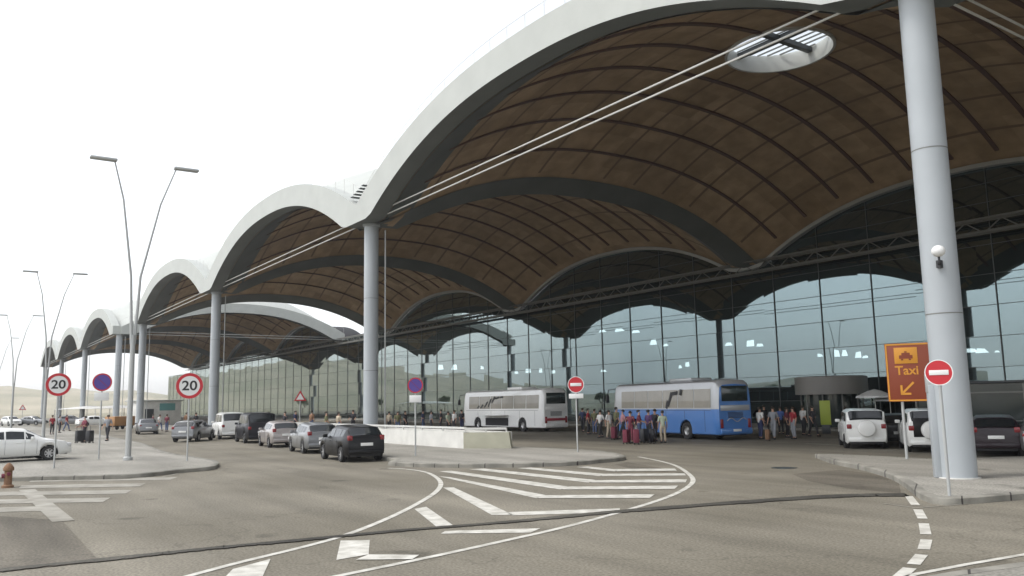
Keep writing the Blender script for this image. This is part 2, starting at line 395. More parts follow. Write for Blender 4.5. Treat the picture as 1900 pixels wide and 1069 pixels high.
for a, b_ in (((1686,921),(1699,938)),((1703,946),(1712,963)),((1714,972),(1718,992)),((1719,1002),(1714,1020)),((1710,1030),(1695,1048)),((1688,1055),(1665,1075))):
    strip(ds, gpts(a, b_), .17)
strip(ds, gpts((1650,1082),(1700,1066),(1800,1047),(1905,1029),(2000,1012)), .1)
marking(ds)
th = MB()
strip(th, gpts((1640,935),(1700,943),(1780,937),(1905,925)), .06)
strip(th, gpts((1495,823),(1592,829)), .15)
strip(th, gpts((1585,850),(1640,868)), .1)
marking(th, 'paint_worn')
zb = MB()
for y, xa, xb, wd in ((892,60,330,5),(904,40,272,6),(917,-20,246,7),(932,-40,205,8),(948,-60,96,9)):
    quad(zb, (xa, y-wd*.5), (xb, y-wd*.5-4), (xb-14, y+wd*.5-4), (xa-6, y+wd*.5))
strip(zb, gpts((50,909),(118,968)), .42, .012)
strip(zb, gpts((388,868),(330,879),(300,886)), .1)
marking(zb, 'paint_worn', 'zebra_crossing')
pt = MB(); quad(pt, (-120,950),(60,962),(115,966),(186,1043),(-80,1070),(-200,1010), z=.004); marking(pt, 'asphalt_old', 'asphalt_patch')
dpts = crom(gpts((-120,1083),(0,1060),(200,1039),(400,1018),(550,1004),(750,985),(950,969),(1150,950),(1400,931),(1560,921),(1680,919)), 26, False)
rn_ = random.Random(3); wv_ = [rn_.random() for _ in range(len(dpts)+8)]
dpts = [p_+Vector(((wv_[i]-.5)*.03, (wv_[i+3]-.5)*.05)) for i, p_ in enumerate(dpts)]
strip(dr := MB(), dpts, [.16+.1*sum(wv_[i:i+4])/4+.08*wv_[i]+.0035*max(0, i-150) for i in range(len(dpts))], .018); marking(dr, 'asphalt_tar', 'tar_seam')
tp = MB(); quad(tp, (1470,880),(1560,872),(1625,880),(1668,897),(1672,915),(1580,908),(1500,893), z=.003)
quad(tp, (1140,862),(1165,858),(1225,868),(1240,876),(1180,872), z=.003)
marking(tp, 'asphalt_old', 'dark_patch')  # darker asphalt patches beside the island kerbs
mh = MB().lathe([(.0, .0), (.42, .0), (.42, -.01)], 24, 'Z', tuple(G(1455,868,.006))); marking(mh, 'steel_dark', 'manhole_cover')

# hills all round
hm = MB(); NA = 220
def hill_h(a):                                      # a = azimuth measured from -x towards -y
    h = 24+7*math.sin(3*a+1)+6*math.sin(7*a)+4*math.sin(13*a+2)+2.5*math.sin(29*a)+1.2*math.sin(61*a)
    h += 30*math.exp(-((a-.27)/.13)**2)
    return h
for j, (rr, hh) in enumerate(((780, 0), (860, .35), (960, .75), (1060, 1.0), (1250, .7), (1500, .2))):
    for i in range(NA):
        a = 2*PI*i/NA; aa = a if a < PI else a-2*PI
        hz_ = hill_h(aa)*hh*(1+.08*math.sin(i*2.7+j)) - (.05 if j == 0 else 0)
        hm.v.append((-rr*math.cos(a), -rr*math.sin(a), hz_))
for j in range(5):
    for i in range(NA): hm.f.append((j*NA+i, j*NA+(i+1) % NA, (j+1)*NA+(i+1) % NA, (j+1)*NA+i)); hm.m.append(0)
hm.build('hills', 'hill')['kind'] = 'structure'

# ------------------------------------------------------------------ terminal
ZB, ZR = 12.45, 5.2
ZC = 13.65                                          # level where the arches meet over a column
def arc(t): return 1-abs(2*t-1)**2.3
def soff(u, v): return max(ZC, ZB+ZR*arc(u)+ZR*arc(v))
def sq(i, n):                                       # point on the unit square's outline (0..1)
    t = 4*i/n; s_ = int(t) % 4; r_ = t-int(t)
    return [(r_, 0), (1, r_), (1-r_, 1), (0, 1-r_)][s_]
NP, NR = 96, 16
def radial(xa, ya, off, flip=False):
    mb = MB(); rh = 3.0/S
    for j in range(NR+1):
        s_ = j/NR
        for i in range(NP):
            a, b_ = sq(i, NP); d = Vector((a-.5, b_-.5)); c = Vector((.5, .5))+d.normalized()*rh
            p = c.lerp(Vector((a, b_)), s_)
            mb.v.append((xa+p.x*S, ya+p.y*S, soff(p.x, p.y)+off))
    for j in range(NR):
        for i in range(NP):
            q = (j*NP+i, j*NP+(i+1) % NP, (j+1)*NP+(i+1) % NP, (j+1)*NP+i); mb.f.append(q[::-1] if flip else q); mb.m.append(0)
    return mb
def surf_strip(mb, pts, wd, xa, ya, off, axis):      # strip of width wd lying under the soffit along pts (u,v)
    vs = []
    for u, v in pts:
        for s_ in (-1, 1):
            uu, vv = (u, v+s_*wd/2/S) if axis == 'x' else (u+s_*wd/2/S, v)
            uu = min(1, max(0, uu)); vv = min(1, max(0, vv))
            vs.append((xa+uu*S, ya+vv*S, soff(uu, vv)-off))
    n = len(pts); k = [(2*i, 2*i+1, 2*i+3, 2*i+2) for i in range(n-1)]
    mb.add(vs, k)
def rib_solid(mb, pts, wd, xa, ya, dep, axis):
    n = len(pts); vs = []
    for u, v in pts:
        z = soff(u, v)
        for s_, dz in ((-1, .0), (-1, -dep), (1, -dep), (1, 0)):
            x = xa+u*S; y = ya+v*S
            if axis == 'y': x += s_*wd/2
            else: y += s_*wd/2
            vs.append((x, y, z+dz))
    fs = []
    for i in range(n-1):
        for q in range(3): fs.append((4*i+q, 4*i+q+1, 4*i+4+q+1, 4*i+4+q))
    mb.add(vs, fs)
def fascia(parent, o, d, nrm, ln=S, lo_end=False, hi_end=False):
    """white arched edge: o start point, d unit direction along, nrm outward unit normal"""
    N = 48; T = 1.1; o = Vector(o); d = Vector(d); nrm = Vector(nrm)
    mb = MB(); bt = []; tp_ = []
    for i in range(N+1):
        t = i/N; q = arc(t)
        bt.append(max(ZC, ZB+ZR*q)); tp_.append(14.75+4.4*q)
    vs = []
    for i in range(N+1):
        p = o+d*(ln*i/N)
        vs += [p+nrm*T+Vector((0,0,bt[i])), p+nrm*T+Vector((0,0,tp_[i])), p+Vector((0,0,tp_[i])), p+Vector((0,0,bt[i]))]
    fr = []; und = []
    for i in range(N):
        a = 4*i; b_ = a+4
        fr += [(a, b_, b_+1, a+1), (a+1, b_+1, b_+2, a+2), (a+2, b_+2, b_+3, a+3)]; und.append((a+3, b_+3, b_, a))
    fr += [(0, 1, 2, 3), tuple(4*N+i for i in (3, 2, 1, 0))]
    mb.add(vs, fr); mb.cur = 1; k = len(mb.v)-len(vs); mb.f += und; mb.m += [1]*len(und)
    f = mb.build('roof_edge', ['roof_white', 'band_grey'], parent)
    # rail on the roof edge
    r_ = MB(); pts = []
    for i in range(0, N+1, 2):
        p = o+d*(ln*i/N)+nrm*(T-.5)+Vector((0,0,tp_[i])); r_.cyl(p, p+Vector((0,0,1.05)), .016, None, 5); pts.append(p+Vector((0,0,1.05)))
    r_.tube(pts, .013, 5); r_.build('roof_rail', 'steel_light', f)
    return f
def vault(parent, xa, ya):
    e = radial(xa, ya, 0, True).build('vault_ceiling', 'wood_soffit', parent, fix=False)
    rt_ = radial(xa, ya, .8).build('roof_shell', 'roof_white', parent, fix=False)
    rb = MB(); NN = 40
    for k in range(12):
        u = (1+3*k)/S
        if not .06 < u < .94: continue
        if abs(u-.5) < 3.05/S:
            dv = math.sqrt((3.1/S)**2-(u-.5)**2)
            segs = [(.045, .5-dv), (.5+dv, .965)]
        else: segs = [(.045, .965)]
        for v0, v1 in segs: rib_solid(rb, [(u, v0+(v1-v0)*i/NN) for i in range(NN+1)], .27, xa, ya, .12, 'y')
    rb.build('ceiling_rib', 'wood_rib', e)
    jb = MB()
    for k in range(11):
        v = (3+3*k)/S
        if abs(v-.5) < 3.05/S:
            du = math.sqrt((3.1/S)**2-(v-.5)**2); segs = [(.05, .5-du), (.5+du, .95)]
        else: segs = [(.05, .95)]
        for u0, u1 in segs: surf_strip(jb, [(u0+(u1-u0)*i/NN, v) for i in range(NN+1)], .22, xa, ya, .03, 'x')
    jb.build('ceiling_joint', 'wood_joint', e, fix=False)
    bd = MB()
    surf_strip(bd, [(i/NN, 1.1/S) for i in range(NN+1)], 2.2, xa, ya, .06, 'x')
    be = MB(); rib_solid(be, [(i/NN, 1-.35/S) for i in range(NN+1)], .5, xa, ya, .3, 'x'); be.build('wall_arch', 'galv', e)
    for u, wd in ((.75/S, 1.5), (1-.75/S, 1.5)): surf_strip(bd, [(u, i/NN) for i in range(NN+1)], wd, xa, ya, .08, 'y')
    bd.build('ceiling_border', 'band_grey', e, fix=False)
    # skylight
    cx, cy, zc = xa+S/2, ya+S/2, soff(.5, .5)-.1
    sk = MB().lathe([(3.0, -.12), (3.0, .95), (3.16, .95), (3.16, -.12), (3.0, -.12)], 48, 'Z', (cx, cy, zc)).build('skylight', 'steel_light', e)
    sb = MB()
    sb.box((cx, cy, zc+.72), (5.96, .34, .3)); sb.box((cx, cy, zc+.721), (.34, 5.96, .3)); sb.build('skylight_beam', 'steel_dark', sk)
    lv = MB()
    for k in range(-5, 6):
        y = k*.52+.26; hl = math.sqrt(max(0, 2.9**2-y*y))
        if hl > .3: lv.box((cx, cy+y, zc+.9), (2*hl, .11, .06))
    lv.build('skylight_bar', 'steel_grey', sk)
    MB().lathe([(0, 1.02), (3.1, .97)], 48, 'Z', (cx, cy, zc)).build('skylight_pane', 'skylight_glass', sk)
def column(parent, x, y, side=True):
    mb = MB().lathe([(.45, -.1), (.45, 13.5), (.55, 13.55), (.55, 14)], 40, 'Z', (x, y, 0))
    c = mb.build('column', 'column_paint', parent)
    MB().lathe([(.44, 0), (.52, 0), (.52, .17), (.44, .17)], 32, 'Z', (x, y, 0)).build('base_plate', 'concrete_white', c)
    if side: MB().cyl((x+.45, y+.75, 0), (x+.45, y+.75, 13.3), .05, None, 8).build('rain_pipe', 'galv', c)
    for zz in (4.4, 8.9): MB().lathe([(.448, zz), (.456, zz), (.456, zz+.03), (.448, zz+.03)], 40, 'Z', (x, y, 0)).build('weld_seam', 'steel_grey', c)
    # valley block over the column
    MB().box((x, y-.52, 14.3), (1.4, 1.12, 1.2)).build('valley_block', 'roof_white', c)
    return c
def tie(parent, a, b_, zs=(13.9, 14.3)):
    a = Vector(a); b_ = Vector(b_); mb = MB(); n = int((b_-a).length/3)
    for z in zs: mb.cyl(a+Vector((0,0,z)), b_+Vector((0,0,z)), .04, None, 6)
    return mb.build('tie_rod', 'steel_light', parent)

near = thing('airport_terminal', 'near block of the white wave roofed terminal with brown vaulted ceilings and mirror glass wall', 'terminal building', (0,0,0))
far = thing('airport_terminal', 'farther block of scalloped canopy beyond the open gap, its white end arch facing the road', 'terminal building', (0,0,0))
for n_ in range(-1, 3):
    xb = X0-n_*S; vault(near, xb-S, YF); fascia(near, (xb-S, YF, 0), (1,0,0), (0,-1,0))
fascia(near, (X0-3*S, YF+S, 0), (0,-1,0), (-1,0,0)); fascia(near, (X0+S, YF, 0), (0,1,0), (1,0,0))
for n_ in (0, 1, 2, 3): column(near, X0-n_*S, YF, n_ > 0)
column(near, X0+S, YF)
tie(near, (X0-3*S, YF, 0), (X0+S, YF, 0))
tie(near, (X0, YF+.5, -.15), (X0, YG-.5, -.3))
for k in range(3):
    xb = X0-(3.5+k)*S; vault(far, xb-S, YF); fascia(far, (xb-S, YF, 0), (1,0,0), (0,-1,0))
fascia(far, (X0-3.5*S, YF, 0), (0,1,0), (1,0,0)); fascia(far, (X0-6.5*S, YF+S, 0), (0,-1,0), (-1,0,0))
for k in range(4): column(far, X0-(3.5+k)*S, YF)
tie(far, (X0-6.5*S, YF, 0), (X0-3.5*S, YF, 0))
tie(far, (X0-3.5*S, YF+.5, -.15), (X0-3.5*S, YG-.5, -.15))
# ladder hatch at the roof valley between the two nearest visible bays
lm = MB()
for k in range(5): lm.box((X0-S-1.0+k*.42, YF-.6, 15.55+k*.1), (.3, .7, .05))
lm.build('roof_step', 'steel_dark', near)
# glass wall following the back arches
XE = X0-7.25*S
def wall_top(x):
    r_ = (X0-x)/S
    if r_ > 6.5: return 12.2
    if r_ > 3.5: r_ -= .5
    elif r_ > 3: return 14.0
    return max(ZC, ZB+ZR*arc(r_-math.floor(r_)))
gm = MB(); xs = []; x = X0+S
while x > XE: xs.append(x); x -= .75
xs.append(XE)
for x in xs: gm.v += [(x, YG, 0.1), (x, YG, wall_top(x)-.02)]
for i in range(len(xs)-1): gm.f.append((2*i, 2*i+1, 2*i+3, 2*i+2)); gm.m.append(0)
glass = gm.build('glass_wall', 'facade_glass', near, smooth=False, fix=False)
mm = MB(); x = X0+S-2.0
while x > XE: mm.box((x, YG-.05, (wall_top(x)+.1)/2), (.055, .05, wall_top(x)-.1)); x -= 4.5
mm.build('mullion', 'steel_mid', glass)
tm = MB()
for z in (2.0, 4.05, 6.1, 8.2, 10.3, 12.3): tm.box(((X0+S+XE)/2, YG-.04, z), (X0+S-XE, .04, .035))
for n_ in (-1, 0, 1, 2, 3.5, 4.5, 5.5):
    for z, hl in ((15.2, 12.6), (16.5, 8.5)): tm.box((X0-n_*S-S/2, YG-.04, z), (2*hl, .04, .035))
tm.build('transom', 'steel_mid', glass)
tr_ = MB(); xa, xb = X0+S, X0-6.5*S
for z in (12.98, 13.85):
    tr_.box(((xa+xb)/2, YG-.7, z), (xa-xb, .16, .16)); tr_.box(((xa+xb)/2, YG-1.5, z), (xa-xb, .1, .1))
k = 0; x = xa
while x > xb+1.2:
    za, zb_ = (12.98, 13.85) if k % 2 else (13.85, 12.98)
    tr_.cyl((x, YG-.7, za), (x-1.2, YG-.7, zb_), .045, None, 5); tr_.cyl((x, YG-.7, 13.85), (x, YG-1.5, 13.85), .035, None, 5); x -= 1.2; k += 1
tr_.build('facade_truss', 'steel_grey', glass)
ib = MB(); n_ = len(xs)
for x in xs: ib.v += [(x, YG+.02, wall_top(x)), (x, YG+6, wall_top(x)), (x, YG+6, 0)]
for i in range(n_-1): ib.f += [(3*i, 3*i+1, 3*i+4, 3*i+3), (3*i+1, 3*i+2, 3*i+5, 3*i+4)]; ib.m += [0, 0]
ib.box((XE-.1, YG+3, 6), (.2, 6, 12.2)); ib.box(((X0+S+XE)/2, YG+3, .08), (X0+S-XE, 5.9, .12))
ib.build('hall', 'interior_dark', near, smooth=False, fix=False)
def Y_(px, py, y):
    d = ray(px, py); t = y/d.y; return Vector((d.x*t, y, EYE+d.z*t))
for px, py, w_, h_ in ((1118,614,14,5),(1150,612,18,6),(1180,615,14,5),(1212,634,12,12),(1235,640,8,5),(1262,680,5,7),(1275,676,6,9),(1352,638,12,7),(1392,637,11,12),(1410,640,10,6),
        (1522,659,7,6),(1553,655,7,14),(1567,654,8,14),(1592,658,8,12),(1605,662,8,5),(1802,650,14,8),(1822,650,16,10),(1850,652,6,4),
        (818,681,12,10),(843,681,13,11),(958,691,7,5),(980,688,10,8),(1003,687,6,9),(1026,690,8,6),(1120,688,10,4),(895,682,6,6)):
    p = Y_(px, py, YG+3); dist = (p-Vector((0,0,EYE))).dot(fw); s_ = dist/F
    a_ = w_*s_/.566*.4; h2 = h_*s_*.48; k1 = .35+.65*random.random(); k2 = .3+.7*random.random()
    MB().add([(p.x+sx*a_*(1 if sz < 0 else (k1 if sx < 0 else k2)), p.y+sy*.07, p.z+sz*h2*(1 if sz < 0 else .4+.6*(k1 if sx < 0 else k2))) for sy in (-1, 1) for sz in (-1, 1) for sx in (-1, 1)],
        [(0,1,3,2),(4,6,7,5),(0,4,5,1),(2,3,7,6),(0,2,6,4),(1,5,7,3)]).build('hall_lamp', 'lamp_glow', near, smooth=False)
# security camera on the near column
sc_ = thing('security_camera', 'white dome camera on a short dark bracket high on the nearest column', 'camera', (X0, YF, 0))
ca = MB(); dv = Vector((-X0, -YF, 0)).normalized(); pc = dv*.5
ca.cyl(pc+Vector((0,0,5.7)), dv*.95+Vector((0,0,5.7)), .035, None, 8); ca.cyl(dv*.95+Vector((0,0,5.68)), dv*.95+Vector((0,0,5.9)), .03, None, 8); ca.box(pc+Vector((0,0,5.7)), (.12,.12,.2)); ca.build('bracket', 'plastic_black', sc_)
MB().ball(tuple(dv*.95+Vector((0,0,5.98))), .17, 16, 10, (1,1,.9)).build('dome', 'sign_white', sc_)
cb = thing('service_cabinet', 'slim pale grey service duct strapped to the front of the nearest column', 'cabinet', (X0, YF, 0))
ld = Vector((-.75, -.66, 0)).normalized(); a_ = math.atan2(ld.y, ld.x)
lc = ld*.47
MB().bevbox((lc.x, lc.y, 1.35), (.2, .3, 2.4), .02, a_).build('duct', 'column_paint', cb)
MB().bevbox((lc.x, lc.y, 2.6), (.24, .26, .5), .02, a_).build('junction_box', 'galv', cb)

# ------------------------------------------------------------------ text helper
def text_mesh(body, size, name, material, parent, M4, ext=.003, align='CENTER', sx=1):
    cu = bpy.data.curves.new(name, 'FONT'); cu.body = body; cu.size = size; cu.extrude = ext; cu.align_x = align; cu.align_y = 'CENTER'; cu.offset = size*.018
    ob = bpy.data.objects.new(name, cu); COL.objects.link(ob); dg = bpy.context.evaluated_depsgraph_get(); dg.update()
    me = bpy.data.meshes.new_from_object(ob.evaluated_get(dg)); bpy.data.objects.remove(ob)
    me.materials.clear(); me.materials.append(MT[material]); me.transform(Matrix.Diagonal((sx,1,1,1))); me.transform(M4)
    o = bpy.data.objects.new(name, me); COL.objects.link(o); o.parent = parent; return o
# local sign frame: faces -Y, x right, z up
FACE = Matrix.Rotation(PI/2, 4, 'X')
def disc(mb, r, y, cz, th=.004, n=40, r0=0):
    if r0: mb.lathe([(r0, y), (r, y), (r, y+th), (r0, y+th), (r0, y)], n, 'Y', (0,0,cz))
    else: mb.lathe([(0, y), (r, y), (r, y+th), (0, y+th)], n, 'Y', (0,0,cz))
def face_cam(p): return math.atan2(p[1], p[0])-PI/2
def sign_base(px, py, z, label, rz=None, poleh=3, pr=.035):
    p = G(px, py, z); t = thing('road_sign', label, 'road sign', p, face_cam(p) if rz is None else rz, 'round road signs on grey poles')
    MB().cyl((0, 0, 0), (0, 0, poleh), pr, None, 12).build('pole', 'galv', t)
    return t
def limit_sign(px, py, z, cz, dia, label):
    t = sign_base(px, py, z, label, None, cz+dia*.4)
    r = dia/2; a = MB(); disc(a, r, -.05, cz, .015); pl = a.build('disc', 'sign_white', t)
    a = MB(); disc(a, r*.99, -.056, cz, .005, r0=r*.76); a.build('rim', 'sign_red', pl)
    text_mesh('20', dia*.52, 'number', 'sign_black', pl, Matrix.Translation((0, -.057, cz-.01)) @ FACE, sx=1.1)
limit_sign(100, 869, .15, 3.16, .88, 'red ringed 20 speed limit sign in front of the nearest white saloon')
limit_sign(347, 855, .15, 3.1, 1.08, 'largest red ringed 20 speed limit sign, near the rounded pavement tip')
def parking_sign(px, py, z, cz, dia, label, plate):
    t = sign_base(px, py, z, label, None, cz+.2)
    r = dia/2; a = MB(); disc(a, r, -.05, cz, .015); pl = a.build('disc', 'sign_blue', t)
    a = MB(); disc(a, r*.99, -.056, cz, .005, r0=r*.84); a.build('rim', 'sign_red', pl)
    a = MB(); a.box((0, -.055, cz), (r*1.7, .004, r*.1), M=Matrix.Rotation(R(45), 3, 'Y')); a.build('slash', 'sign_slash', pl)
    MB().bevbox((0, -.05, cz-r-.24), plate, .004).build('plate', 'sign_white', t)
parking_sign(183, 852, .15, 3.4, .8, 'blue round no parking sign with pale plate beside the twin arm lamp post', (.6, .02, .36))
parking_sign(771, 846, .15, 2.95, .66, 'blue round no parking sign rising behind the low white parapet wall', (.5, .02, .3))
def noentry(px, py, z, cz, dia, label, plate=True):
    t = sign_base(px, py, z, label, None, cz+.2)
    r = dia/2; a = MB(); disc(a, r, -.05, cz, .015); pl = a.build('disc', 'sign_red', t)
    a = MB(); disc(a, r, -.053, cz, .003, r0=r*.93); a.build('rim', 'sign_white', pl)
    MB().bevbox((0, -.057, cz), (dia*.68, .006, dia*.19), .002).build('bar', 'sign_white', pl)
    if plate: MB().bevbox((0, -.05, cz-r-.14), (.62, .02, .2), .004).build('plate', 'sign_white', t)
noentry(1072, 839, .15, 2.86, .7, 'red no entry sign with small white plate on the middle traffic island')
noentry(1762, 920, .15, 2.62, .56, 'red no entry sign standing against the nearest big column', False)
# orange direction board
p = G(1683, 852, .15); t = thing('direction_sign', 'orange brown taxi and bus direction board on two poles behind the nearest column', 'direction sign', p, face_cam(p))
for x in (0, 1.95): MB().cyl((x, .05, 0), (x, .05, 3.9), .05, None, 12).build('pole', 'galv', t)
bx_, bz_, bw_, bh_ = .80, 2.92, 2.45, 1.98
pn = MB().bevbox((bx_, -.03, bz_), (bw_, .05, bh_), .01).build('panel', 'sign_orange', t)
fr = MB()
for dx, dz, w_, h_ in ((0, bh_/2-.04, bw_-.04, .05), (0, -bh_/2+.04, bw_-.04, .05), (-bw_/2+.04, 0, .05, bh_-.14), (bw_/2-.04, 0, .05, bh_-.14)):
    fr.box((bx_+dx, -.06, bz_+dz), (w_, .01, h_))
fr.build('border', 'sign_yellow', pn)
for k, (cx, word) in enumerate(((bx_-.58, 'Taxi'), (bx_+.58, 'Bus'))):
    sqr = MB().bevbox((cx, -.062, bz_+.57), (.72, .012, .55), .004).build('pictogram', 'sign_yellow', pn)
    g_ = MB()
    if k == 0: g_.box((cx, -.072, bz_+.52), (.42, .006, .12)); g_.box((cx, -.072, bz_+.62), (.26, .006, .08)); g_.box((cx, -.072, bz_+.69), (.08, .006, .04)); 
    else: g_.box((cx, -.072, bz_+.58), (.34, .006, .3))
    for s_ in (-.12, .12): g_.box((cx+s_, -.072, bz_+.43), (.07, .006, .05))
    g_.build('pictogram_vehicle', 'sign_orange', sqr)
    text_mesh(word, .42, 'lettering', 'sign_yellow', pn, Matrix.Translation((cx, -.06, bz_+.05)) @ FACE)
    ar = MB(); s_ = -1 if k == 0 else 1
    rot = Matrix.Rotation(s_*R(-45), 3, 'Y')
    ar.box((cx, -.062, bz_-.52), (.07, .008, .5), M=Matrix.Rotation(s_*R(-45), 3, 'Y'))
    ar.box((cx+s_*.08, -.063, bz_-.73), (.32, .008, .07)); ar.box((cx+s_*.21, -.063, bz_-.6), (.07, .008, .32)); ar.build('arrow', 'sign_yellow', pn)

# ------------------------------------------------------------------ lamp posts
def lamp_post(loc, label):
    t = thing('street_lamp', label, 'street lamp', loc, 0, 'twin arm street lamps along the road')
    MB().cyl((0,0,0), (0,0,5.4), .13, .1, 14).build('pole', 'galv', t)
    MB().lathe([(.2,0),(.2,.12),(.13,.16)], 16).build('base', 'galv', t)
    for s_, tip in ((-1, Vector((.25, -1.1, 13.05))), (1, Vector((-.1, 1.55, 13.15)))):
        a = MB(); pts = [Vector((0, s_*.06, 5.0)), Vector((tip.x*.2, s_*.2, 8.0)), Vector((tip.x*.6, tip.y*.6, 11.4)), tip]
        rr = (.065, .055, .042, .032)
        for i in range(3): a.cyl(pts[i], pts[i+1], rr[i], rr[i+1], 10)
        am = a.build('arm', 'galv', t)
        h = MB(); d = Vector((0, s_, .08)); c = tip+d*.45
        h.bevbox((c.x, c.y, c.z), (.34, 1.1, .13), .05); h.build('lamp_head', 'galv', am)
    return t
Lb = G(237, 854, .15)
l0 = lamp_post(Lb, 'tallest twin arm lamp post on the left pavement in front of the canopy')
dup(l0, (Lb.x-35.5, Lb.y, .15), 0, 'second twin arm lamp post, beyond the nearest white saloon')
dup(l0, (Lb.x-71, Lb.y, .15), 0, 'small distant twin arm lamp post, third along the road')
dup(l0, (Lb.x-106, Lb.y, .15), 0, 'farthest faint twin arm lamp post at the left edge of the photo')

# ------------------------------------------------------------------ parapet wall with rail
wp = [(-76, 23.4), (-41.2, 19.85), (-35.1, 21.1), (-33.2, 22.5), (-34.2, 24.1), (-76, 25.4)]
pw = thing('parapet_wall', 'low white concrete parapet with metal handrail on the middle traffic island', 'wall', (0,0,0))
W2 = [(-76, 22.2), (-35.0, 21.0)]
def wallseg(a, b_, th, z1, material, name='wall', lean=0):
    a = Vector(a); b_ = Vector(b_); d = (b_-a).normalized(); nn = Vector((-d.y, d.x))*th
    mb = MB(); q = d*lean
    mb.add([(a.x,a.y,.1),(b_.x,b_.y,.1),(b_.x+nn.x,b_.y+nn.y,.1),(a.x+nn.x,a.y+nn.y,.1),
            (a.x,a.y,z1),(b_.x-q.x,b_.y-q.y,z1),(b_.x+nn.x-q.x,b_.y+nn.y-q.y,z1),(a.x+nn.x,a.y+nn.y,z1)], [(0,3,2,1),(4,5,6,7),(0,1,5,4),(1,2,6,5),(2,3,7,6),(3,0,4,7)])
    return mb.build(name, material, pw, smooth=False)
wallseg((-74, 19.9+1.8), (-35.0, 21.0), .3, .93, 'concrete_white')
wallseg((-34.99, 21.0), (-33.1, 22.5), .28, .9, 'concrete_beige', 'end_wall', .12)
wallseg((-33.4, 22.75), (-74, 23.8), .3, .92, 'concrete_white')
rl = MB(); pts = [(-74, 21.85, 1.12), (-35.1, 21.18, 1.1), (-33.5, 22.5, 1.05)]
for a, b_ in zip(pts[:-1], pts[1:]):
    a = Vector(a); b_ = Vector(b_); d = b_-a; rz = math.atan2(d.y, d.x); c = (a+b_)/2
    rl.box(c, (d.length, .12, .1), rz)
    nn = max(2, int(d.length/2.2))
    for i in range(nn+1): q = a.lerp(b_, i/nn); rl.box((q.x, q.y, 1.0), (.06, .06, .2), rz)
rl.build('handrail', 'steel_light', pw)

